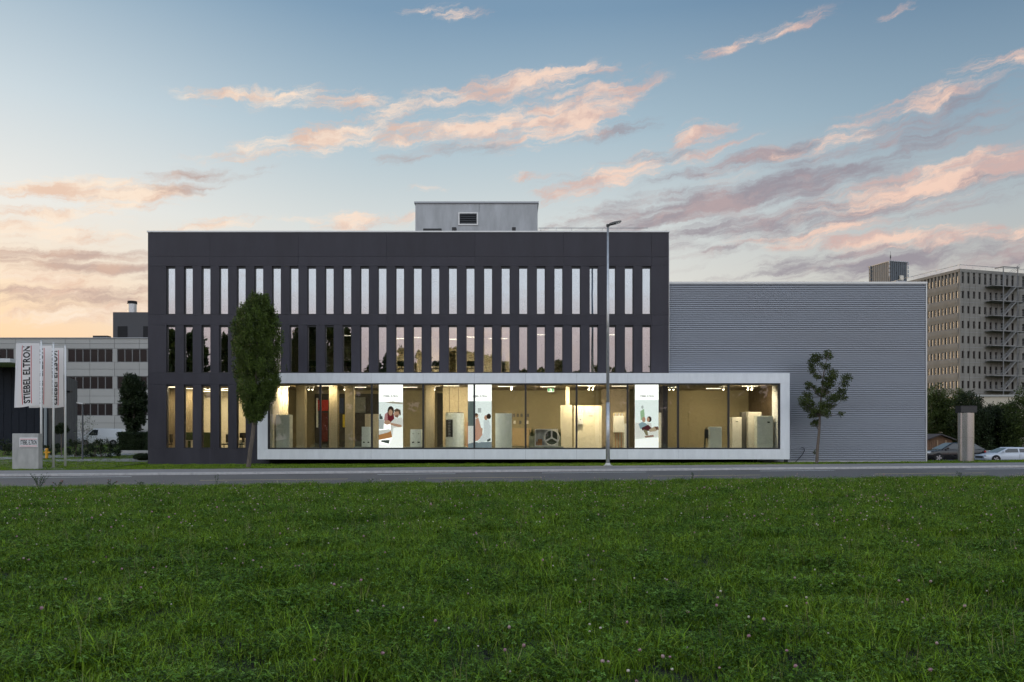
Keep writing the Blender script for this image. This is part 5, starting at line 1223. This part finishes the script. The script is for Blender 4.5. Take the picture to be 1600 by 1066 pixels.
# ------------------------------------------------------------------ vehicles (front towards -x in their own space)
M_TYRE = mat('tyre', (.015, .015, .016), .85); M_RIM = mat('rim', (.5, .5, .52), .3, metal=.8); M_CGLASS = mat('car_glass', (.02, .025, .028), .05, spec=.9)
M_HL = mat('headlight', (.75, .78, .8), .1, spec=.8); M_TL = mat('taillight', (.4, .02, .02), .3)
def loft(stations):
    """stations: (x, [(y_half, z), ...]) closed symmetric sections lofted into one skin"""
    q = MB(); rings = []
    for x, sec in stations:
        pts = [(x, -y, z) for y, z in sec] + [(x, y, z) for y, z in reversed(sec)]
        k = len(q.v); q.v += pts; rings.append((k, len(pts)))
    for (k0, n), (k1, _) in zip(rings, rings[1:]):
        for i in range(n):
            j = (i + 1) % n; q.f.append((k0 + i, k0 + j, k1 + j, k1 + i)); q.m.append(0)
    k, n = rings[0]; q.f.append(tuple(range(k, k + n))); q.m.append(0); k, n = rings[-1]; q.f.append(tuple(reversed(range(k, k + n)))); q.m.append(0)
    return q
def car(name, label, cat, loc, rotz, L, Wd, H, hood, belt, paint, roofline, wheel_r, wx, clear=.2, panel_van=False):
    """roofline: (windscreen foot, roof start, roof end, rear foot) as x from the nose"""
    t = thing(name, label, cat, loc, rotz); hw = Wd / 2; a, b, c, d = roofline
    def sec(zt, w=1.0, zb=clear): return [(hw * .80 * w, zb), (hw * .97 * w, zb + .12), (hw * 1.0 * w, (zt + zb) * .52), (hw * .965 * w, zt - .10), (hw * .90 * w, zt - .02), (hw * .45 * w, zt + .015)]
    st = [(0.0, sec(hood * .72, .80, clear + .1)), (.12, sec(hood * .84, .90)), (.45, sec(hood * .93, .97)), (a * .8, sec(hood, 1)), (a + .1, sec(belt, 1)), (L * .5, sec(belt + .01, 1)), (d - .35, sec(belt + .03, 1)), (L - .25, sec(belt + .01, .97)), (L - .05, sec(belt - .08, .92)), (L, sec(belt - .22, .86, clear + .12))]
    body = loft(st).build('body', paint, t, smooth=False, bevel=.03, local=True)
    for p in body.data.polygons: p.use_smooth = True
    tw_ = hw * .74
    cab = [(a, [(hw * .93, belt - .03), (hw * .90, belt - .01), (hw * .5, belt)]), (b, [(hw * .93, belt - .03), (tw_, H - .06), (tw_ * .8, H - .005)]), ((b + c) / 2, [(hw * .94, belt - .03), (tw_ * 1.01, H - .04), (tw_ * .82, H + .0)]), (c, [(hw * .94, belt - .03), (tw_, H - .07), (tw_ * .8, H - .02)]), (d, [(hw * .90, belt - .03), (hw * .87, belt + .0), (hw * .6, belt + .02)])]
    cb_ = loft(cab).build('cabin', paint, t, local=True)
    # side windows and screens, sitting just proud of the cabin skin
    def side(x, z, s):
        f_ = max(0, min(1, (z - belt) / (H - .06 - belt))); return (x, s * (hw * .935 + (tw_ - hw * .935) * f_ + .012), z)
    zt_, zb_ = H - .12, belt + .04
    def xa(z): return a + (b - a) * (z - belt) / (H - belt)
    def xd(z): return d - (d - c) * (z - belt) / (H - belt)
    cuts = [0, .46, .54, 1.0] if not panel_van else [0, .9]
    e_ = d if not panel_van else b + .55
    mid = (b + c) / 2
    for s in (-1, 1):
        if panel_van: segs = [(xa(zb_) + .22, b + .5, xa(zt_) + .14, b + .5)]
        else: segs = [(xa(zb_) + .28, mid - .05, xa(zt_) + .14, mid - .05), (mid + .05, xd(zb_) - .30, mid + .05, xd(zt_) - .16)]
        for (p0, p1, q0, q1) in segs:
            q = MB(); q.face([side(p0, zb_, s), side(p1, zb_, s), side(q1, zt_, s), side(q0, zt_, s)][::s]); q.build('side_window', M_CGLASS, t, local=True)
        q = MB(); q.box(a + .32, a + .46, s * (hw + .02), s * (hw + .2), belt + .02, belt + .16); q.build('mirror', paint, t, bevel=.03, local=True)
        q = MB(); q.box(.06, .42, s * hw * .55, s * hw * .905, hood * .72, hood * .86); q.build('headlight', M_HL, t, bevel=.03, local=True)
        q = MB(); q.box(L - .22, L - .01, s * hw * .6, s * hw * .93, belt - .26, belt - .1); q.build('tail_light', M_TL, t, bevel=.02, local=True)
        for x in (mid,):
            q = MB(); q.box(x - .006, x + .006, s * (hw * .995), s * (hw * 1.004), clear + .2, belt - .1); q.build('door_gap', M_BLACK, t, local=True)
        q = MB(); q.box(mid + .05, mid + .2, s * (hw * .99), s * (hw + .02), belt - .17, belt - .14); q.build('door_handle', paint, t, local=True)
    o_ = .012
    q = MB(); q.face([(xa(belt + .03) - o_, -hw * .84, belt + .04), (xa(belt + .03) - o_, hw * .84, belt + .04), (xa(H - .08) - o_, tw_ * .86, H - .07), (xa(H - .08) - o_, -tw_ * .86, H - .07)]); q.build('windscreen', M_CGLASS, t, local=True)
    for x in wx:
        for s in (-1, 1):
            q = MB(); q.tube((x, s * (hw - .20), wheel_r), (x, s * (hw + .012), wheel_r), wheel_r * 1.0, wheel_r * .98, 24); wl2 = q.build('wheel', M_TYRE, t, local=True)
            q = MB(); q.tube((x, s * (hw + .013), wheel_r), (x, s * (hw + .02), wheel_r), wheel_r * .66, wheel_r * .62, 20); rm_ = q.build('rim', M_DARK, wl2, local=True)
            q = MB()
            for k in range(5):
                an = k * 1.2566; dv = Vector((math.cos(an), 0, math.sin(an))); pv = Vector((-dv.z, 0, dv.x)); c0 = Vector((x, s * (hw + .021), wheel_r)); rr2 = wheel_r * .64
                q.prism([c0 + pv * .035, c0 - pv * .035, c0 + dv * rr2 - pv * .05, c0 + dv * rr2 + pv * .05], (0, s * .008, 0))
            q.build('spokes', M_RIM, wl2, local=True)
            q = MB(); n_ = 18
            for k in range(n_):
                a0_, a1_ = math.pi * k / n_, math.pi * (k + 1) / n_; r1_ = wheel_r * 1.14
                q.face([(x, s * (hw + .004), wheel_r), (x + r1_ * math.cos(a0_), s * (hw + .004), wheel_r + r1_ * math.sin(a0_)), (x + r1_ * math.cos(a1_), s * (hw + .004), wheel_r + r1_ * math.sin(a1_))])
            q.build('wheel_arch', M_BLACK, t, local=True)
    q = MB(); q.box(-.015, .05, -hw * .55, hw * .55, clear + .25, hood * .70); q.build('grille', M_DARK, t, local=True)
    return t
P_BLK = mat('black_paint', (.012, .012, .014), .18, spec=.7); P_WHT = mat('pale_paint', (.62, .66, .72), .25, spec=.6); P_VAN = mat('white_van_paint', (.78, .79, .80), .35)
car('parked_car', 'black estate car parked behind the steel column', 'car', (PX(1451, 68), 69.2, -.33), 0, 4.9, 1.95, 1.62, 1.02, 1.06, P_BLK, (1.25, 2.25, 4.0, 4.85), .36, (.95, 3.85))
car('parked_car', 'pale silver car cut by the right edge of the picture', 'car', (PX(1541, 66), 67.0, -.36), 0, 4.4, 1.8, 1.30, .80, .85, P_WHT, (1.0, 2.05, 3.4, 4.3), .32, (.85, 3.45))
car('delivery_van', 'white panel van parked half hidden behind shrubs far left', 'van', (PX(124, 88), 88, lz(0, 88) - .05), R(10), 4.6, 1.8, 1.85, 1.05, 1.10, P_VAN, (.75, 1.55, 4.35, 4.55), .32, (.85, 3.6), panel_van=True)

# ------------------------------------------------------------------ meadow
EDGE0 = Vector((-13.8, 29.9, 0))
def medge(x): return 29.9 + (x + 13.8) * math.tan(R(8.3))
def mz(x, y):
    n_ = mnoise.noise(Vector((x * .35, y * .35, 1.7))) * .06 + mnoise.noise(Vector((x * 1.1, y * 1.1, 4.2))) * .025
    return gz(max(-40, min(40, x))) - .13 + n_
mb = MB(); nx, ny = 110, 90; idx = {}
for j in range(ny + 1):
    for i in range(nx + 1):
        v = (j / ny) ** 1.3
        y = 2.5 + v * 29.5; hwid = 6 + y * .82; x = -hwid + 2 * hwid * i / nx
        ye = medge(x) + .35
        y = 2.5 + (y - 2.5) / 29.5 * (ye - 2.5)
        idx[i, j] = len(mb.v); mb.v.append((x, y, mz(x, y) - (.12 if j == ny else 0)))
for j in range(ny):
    for i in range(nx): mb.f.append((idx[i, j], idx[i + 1, j], idx[i + 1, j + 1], idx[i, j + 1])); mb.m.append(0)
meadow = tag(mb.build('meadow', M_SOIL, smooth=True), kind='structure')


def grass_mat(name, base, tip, dry):
    m = bpy.data.materials.new(name); m.use_nodes = True; t = m.node_tree; t.nodes.clear(); N = NT(t)
    out = N.n('ShaderNodeOutputMaterial'); b_ = N.n('ShaderNodeBsdfPrincipled'); b_.inputs['Roughness'].default_value = .6; b_.inputs['Specular IOR Level'].default_value = .12
    oi = N.n('ShaderNodeObjectInfo'); g_ = N.n('ShaderNodeNewGeometry')
    nz = N.n('ShaderNodeTexNoise'); nz.inputs['Scale'].default_value = .42; nz.inputs['Detail'].default_value = 7; nz.inputs['Roughness'].default_value = .65; N.l(g_.outputs['Position'], nz.inputs['Vector'])
    c = N.mix(N.maprange(nz.outputs['Fac'], .32, .68), base, tip)
    c = N.mix(N.maprange(g_.outputs['Random Per Island'], .90, 1.0, 0, .55), c, dry)
    f_ = N.maprange(g_.outputs['Random Per Island'], 0, 1, .25, 1.75, smooth=False); mm = N.n('ShaderNodeVectorMath', operation='SCALE'); N.l(c, mm.inputs[0]); N.l(f_, mm.inputs['Scale'])
    N.l(mm.outputs[0], b_.inputs['Base Color']); tr2 = N.n('ShaderNodeBsdfTranslucent'); N.l(mm.outputs[0], tr2.inputs[0]); ms = N.n('ShaderNodeMixShader'); ms.inputs[0].default_value = .16
    N.l(b_.outputs[0], ms.inputs[1]); N.l(tr2.outputs[0], ms.inputs[2]); N.l(ms.outputs[0], out.inputs[0]); return m
GM = grass_mat('meadow_grass', (.094, .176, .011), (.160, .262, .017), (.42, .39, .11))
CM = grass_mat('clover_leaf', (.064, .144, .016), (.112, .210, .027), (.28, .37, .15))
rg = random.Random(11)
def tuft(nbl, rad, hmin, hmax, wid, lean):
    q = MB()
    for _ in range(nbl):
        a = rg.random() * 6.28; r = rad * rg.random() ** .6; p = Vector((r * math.cos(a), r * math.sin(a), -.02)); h = rg.uniform(hmin, hmax); b_ = rg.random() * 6.28; ln = h * lean * rg.uniform(.3, 1.3)
        d = Vector((math.cos(b_), math.sin(b_), 0)); sd_ = Vector((-d.y, d.x, 0)) * wid * rg.uniform(.7, 1.3)
        m1 = p + d * ln * .28 + Vector((0, 0, h * .55)); tp = p + d * ln + Vector((0, 0, h * (1 - .22 * lean)))
        k = len(q.v); q.v += [tuple(p - sd_), tuple(p + sd_), tuple(m1 + sd_ * .8), tuple(m1 - sd_ * .8), tuple(tp)]
        q.f += [(k, k + 1, k + 2, k + 3), (k + 3, k + 2, k + 4)]; q.m += [0, 0]
    return q
def clover(nl, rad, hmin, hmax, size):
    q = MB()
    for _ in range(nl):
        a = rg.random() * 6.28; r = rad * rg.random() ** .6; h = rg.uniform(hmin, hmax); c = Vector((r * math.cos(a), r * math.sin(a), h)); s_ = size * rg.uniform(.7, 1.25); tilt = Vector((rg.gauss(0, .3), rg.gauss(0, .3), 1)).normalized()
        u = tilt.orthogonal().normalized(); v = tilt.cross(u); a0 = rg.random() * 6.28
        k0 = len(q.v); pts = [tuple(c)]
        for i in range(3):
            th = a0 + i * 2.094; d = u * math.cos(th) + v * math.sin(th); e2 = u * -math.sin(th) + v * math.cos(th)
            pts += [tuple(c + d * s_ * .5 - e2 * s_ * .36 + tilt * s_ * .12), tuple(c + d * s_ * 1.0 - e2 * s_ * .2 + tilt * s_ * .05), tuple(c + d * s_ * 1.0 + e2 * s_ * .2 + tilt * s_ * .05), tuple(c + d * s_ * .5 + e2 * s_ * .36 + tilt * s_ * .12)]
        q.v += pts
        for i in range(3): b_ = k0 + 1 + i * 4; q.f.append((k0, b_, b_ + 1, b_ + 2, b_ + 3)); q.m.append(0)
    return q
GC = bpy.data.collections.new('grass_sources'); CC = bpy.data.collections.new('clover_sources'); SCL = bpy.data.collections.new('short_grass_sources'); FC = bpy.data.collections.new('blossom_sources')
for i in range(6): GC.objects.link(bpy.data.objects.new('grass_tuft', tuft(34, .12, .05, .15 if i < 4 else .22, .0034, .8).mesh('grass_tuft', GM)))
for i in range(4): CC.objects.link(bpy.data.objects.new('clover_patch', clover(26, .12, .03, .11, .0155).mesh('clover_patch', CM)))
for i in range(4): SCL.objects.link(bpy.data.objects.new('short_grass_tuft', tuft(36, .16, .03, .10, .0045, .7).mesh('short_grass_tuft', GM)))

def rosette(n, size):
    q = MB()
    for i in range(n):
        a = i * 2.4 + rg.random(); d = Vector((math.cos(a), math.sin(a), 0)); e2 = Vector((-d.y, d.x, 0)); L_ = size * rg.uniform(.6, 1.2); up_ = rg.uniform(.25, .9)
        p = Vector((0, 0, .01)); m1 = d * L_ * .5 + Vector((0, 0, L_ * up_ * .6)); tp = d * L_ + Vector((0, 0, L_ * up_ * .7)); w_ = L_ * .17
        k = len(q.v); q.v += [tuple(p), tuple(m1 - e2 * w_), tuple(m1 - Vector((0, 0, w_ * .4))), tuple(m1 + e2 * w_), tuple(tp)]
        q.f += [(k, k + 2, k + 1), (k, k + 3, k + 2), (k + 1, k + 2, k + 4), (k + 2, k + 3, k + 4)]; q.m += [0] * 4
    return q
RC = bpy.data.collections.new('rosette_sources'); TC_ = bpy.data.collections.new('stalk_sources')
for i in range(4): RC.objects.link(bpy.data.objects.new('leaf_rosette', rosette(9, .07 + .012 * i).mesh('leaf_rosette', CM)))
M_STALK = mat('dry_stalk', (.30, .27, .12), .8, isl=.3)
for i in range(3): TC_.objects.link(bpy.data.objects.new('grass_stalk', tuft(4, .06, .22, .36, .0016, .35).mesh('grass_stalk', M_STALK)))

def blossom_mesh(name, m, h, r):
    q = MB(); q.cur = 0; q.tube((0, 0, -.02), (.01, .005, h), .0018, .0014, 5, False); q.cur = 1
    q.ell((.01, .005, h + r * .7), r, r, r * .95, 8, 6)
    for _ in range(36):   # florets standing out of the ball
        d = Vector((rg.gauss(0, 1), rg.gauss(0, 1), rg.gauss(.3, 1))).normalized(); p = Vector((.01, .005, h + r * .7)) + d * r * .85; o_ = d.orthogonal().normalized() * r * .18
        q.face([p - o_, p + o_, p + d * r * .45])
    return q.mesh(name, [GM, m])
M_BLP = mat('clover_pink', (.36, .20, .23), .8, isl=.3); M_BLW = mat('clover_white', (.55, .50, .42), .8, isl=.25); M_BLM = mat('clover_mauve', (.40, .28, .27), .8, isl=.3)
BM = [blossom_mesh('clover_blossom', m, h, r) for m, h, r in ((M_BLP, .15, .013), (M_BLM, .16, .0115), (M_BLW, .12, .0095), (M_BLM, .19, .0105), (M_BLW, .14, .009))]
for me in BM: FC.objects.link(bpy.data.objects.new('blossom_source', me))


def scatter(name, host, parts, label=None):
    """one object of uncountable ground cover: tufts spread over the host surface"""
    o = bpy.data.objects.new(name, host.data.copy()); COL.objects.link(o); o['kind'] = 'stuff'
    ng = bpy.data.node_groups.new(name, 'GeometryNodeTree'); ng.interface.new_socket('Geometry', in_out='INPUT', socket_type='NodeSocketGeometry'); ng.interface.new_socket('Geometry', in_out='OUTPUT', socket_type='NodeSocketGeometry')
    N = ng.nodes; Lk = ng.links.new; gi = N.new('NodeGroupInput'); go = N.new('NodeGroupOutput'); jn = N.new('GeometryNodeJoinGeometry'); Lk(jn.outputs[0], go.inputs[0])
    pos = N.new('GeometryNodeInputPosition'); sp_ = N.new('ShaderNodeSeparateXYZ'); Lk(pos.outputs[0], sp_.inputs[0])
    for (coll, y0, d0, y1, d1, smin, smax, nscale, nlo, nhi, seed) in parts:
        mr = N.new('ShaderNodeMapRange'); Lk(sp_.outputs[1], mr.inputs[0])
        for k, v in enumerate((y0, y1, d0, d1)): mr.inputs[k + 1].default_value = v
        dens = mr.outputs[0]
        if nscale:
            nz = N.new('ShaderNodeTexNoise'); nz.inputs['Scale'].default_value = nscale; nz.inputs['Detail'].default_value = 3; Lk(pos.outputs[0], nz.inputs['Vector'])
            m2 = N.new('ShaderNodeMapRange'); Lk(nz.outputs[0], m2.inputs[0]); m2.inputs[1].default_value = .38; m2.inputs[2].default_value = .62; m2.inputs[3].default_value = nlo; m2.inputs[4].default_value = nhi
            mu = N.new('ShaderNodeMath'); mu.operation = 'MULTIPLY'; Lk(dens, mu.inputs[0]); Lk(m2.outputs[0], mu.inputs[1]); dens = mu.outputs[0]
        ds = N.new('GeometryNodeDistributePointsOnFaces'); Lk(gi.outputs[0], ds.inputs['Mesh']); Lk(dens, ds.inputs['Density']); ds.inputs['Seed'].default_value = seed
        ci = N.new('GeometryNodeCollectionInfo'); ci.inputs['Collection'].default_value = coll; ci.inputs['Separate Children'].default_value = True; ci.inputs['Reset Children'].default_value = True
        ip = N.new('GeometryNodeInstanceOnPoints'); Lk(ds.outputs['Points'], ip.inputs['Points']); Lk(ci.outputs[0], ip.inputs['Instance']); ip.inputs['Pick Instance'].default_value = True
        rv = N.new('FunctionNodeRandomValue'); rv.data_type = 'FLOAT_VECTOR'; rv.inputs[0].default_value = (-.14, -.14, 0); rv.inputs[1].default_value = (.14, .14, 6.283); Lk(rv.outputs[0], ip.inputs['Rotation'])
        rs = N.new('FunctionNodeRandomValue'); rs.data_type = 'FLOAT'; rs.inputs[2].default_value = smin; rs.inputs[3].default_value = smax; rs.inputs['Seed'].default_value = 5; sc_out = rs.outputs[1]
        if nscale:
            n3 = N.new('ShaderNodeTexNoise'); n3.inputs['Scale'].default_value = 1.3; n3.inputs['Detail'].default_value = 3; Lk(pos.outputs[0], n3.inputs['Vector'])
            m3 = N.new('ShaderNodeMapRange'); Lk(n3.outputs[0], m3.inputs[0]); m3.inputs[1].default_value = .3; m3.inputs[2].default_value = .7; m3.inputs[3].default_value = .45; m3.inputs[4].default_value = 1.45
            mu = N.new('ShaderNodeMath'); mu.operation = 'MULTIPLY'; Lk(sc_out, mu.inputs[0]); Lk(m3.outputs[0], mu.inputs[1]); sc_out = mu.outputs[0]
        Lk(sc_out, ip.inputs['Scale']); Lk(ip.outputs[0], jn.inputs[0])
    md = o.modifiers.new('scatter', 'NODES'); md.node_group = ng
    if label: tag(o, label)
    return o
scatter('meadow_grass', meadow, [
    (GC, 5, 100, 30, 52, .75, 1.4, .8, .4, 1.3, 1),
    (CC, 5, 90, 30, 25, .8, 1.4, .9, 1.35, .2, 2),
    (RC, 5, 1.2, 30, 1, .6, 1.1, .7, .2, 2.2, 8),
    (TC_, 5, 2.5, 30, 3.5, .7, 1.1, .6, .1, 2.2, 9),
    (FC, 14.5, 0, 15, 2.4, .8, 1.3, .5, .2, 2.2, 3)], 'dark green clover and grass meadow in the foreground')
scatter('verge_grass', verge, [(SCL, 0, 30, 1, 30, .6, 1.3, .8, .5, 1.3, 4)], 'thin strip of grass between the pavement and the buildings')
scatter('verge_grass', verge_r, [(SCL, 0, 26, 1, 26, .6, 1.3, .8, .5, 1.3, 5)], 'grass strip in front of the parked cars at the right')
scatter('lawn_grass', lawn, [(SCL, 46, 14, 70, 4, .7, 1.3, .6, .7, 1.2, 6)], 'lawn around the flagpoles at the left')

# nearest clover blossoms, each a thing of its own
cnt = 0
while cnt < 200:
    y = 5.2 + 9.5 * rg.random() ** .9; x = rg.uniform(-.66, .66) * y
    if mnoise.noise(Vector((x * .6, y * .6, 9.1))) < rg.uniform(-.5, .25): continue
    o = bpy.data.objects.new('clover_blossom', rg.choice(BM)); COL.objects.link(o); o.location = (x, y, mz(x, y)); s_ = rg.uniform(.8, 1.25); o.scale = (s_, s_, s_ * rg.uniform(.75, 1.15)); o.rotation_euler = (rg.gauss(0, .12), rg.gauss(0, .12), rg.random() * 6.28)
    tag(o, 'small round clover blossom on a thin stem in the meadow', 'flower', 'clover blossoms in the meadow'); cnt += 1

# weeds along the far edge of the meadow
M_WEED = mat('weed_leaf', (.055, .085, .035), .6, isl=.4, trans=.2)
def weed(x, ybase, h, w, n, label, flower=None):
    Yw = medge(PX(x, 31)) - .2; X = PX(x, Yw); z = mz(X, Yw); t = thing('weed', label, 'weed', (X, Yw, z)); q = MB(); l = MB(); fl = MB()
    for i in range(n):
        a = rg.random() * 6.28; tip = Vector((X + w * rg.uniform(-1, 1) * .5, Yw + w * rg.uniform(-1, 1) * .4, z + h * rg.uniform(.5, 1))); mid = Vector((X, Yw, z)).lerp(tip, .5) + Vector((rg.uniform(-.03, .03), 0, .04)); q.path([Vector((X + rg.uniform(-.08, .08) * w, Yw, z - .03)), mid, tip], [.006, .005, .003], 4)
        for k in range(14):
            f_ = rg.uniform(.25, 1); p = Vector((X, Yw, z)).lerp(mid, f_ * 2) if f_ < .5 else mid.lerp(tip, f_ * 2 - 1); d = Vector((rg.gauss(0, 1), rg.gauss(0, 1), .5)).normalized(); b_ = d.orthogonal().normalized(); s_ = rg.uniform(.03, .06)
            l.face([p, p + d * s_ * .5 - b_ * s_ * .28, p + d * s_, p + d * s_ * .5 + b_ * s_ * .28])
        if flower: fl.ell(tip, .016, .016, .014, 6, 4)
    q.build('stem', M_WEED, t); l.build('leaf_cluster', M_WEED, t)
    if flower: fl.build('blossom', flower, t)
weed(61, 757, .58, .62, 12, 'tall bushy weed at the meadow edge in front of the flagpoles')
weed(92, 757, .30, .35, 5, 'low weed with reddish blossoms right of the tall weed', mat('red_blossom', (.35, .06, .05), .7))
weed(173, 757, .30, .5, 5, 'thin weed with red tips at the meadow edge left of the office', MATS['red_blossom'])
weed(222, 757, .34, .4, 5, 'thin pale weed at the meadow edge below the office corner')
weed(339, 757, .62, .14, 2, 'single tall thin weed at the meadow edge left of the slender tree')
weed(579, 754, .30, .25, 4, 'thin weed with white blossoms at the meadow edge below the first poster', M_BLW)
weed(1082, 747, .42, .2, 3, 'thin weed at the meadow edge below the right half of the showroom')
weed(1500, 741, .36, .3, 4, 'thin weed at the meadow edge below the steel column')
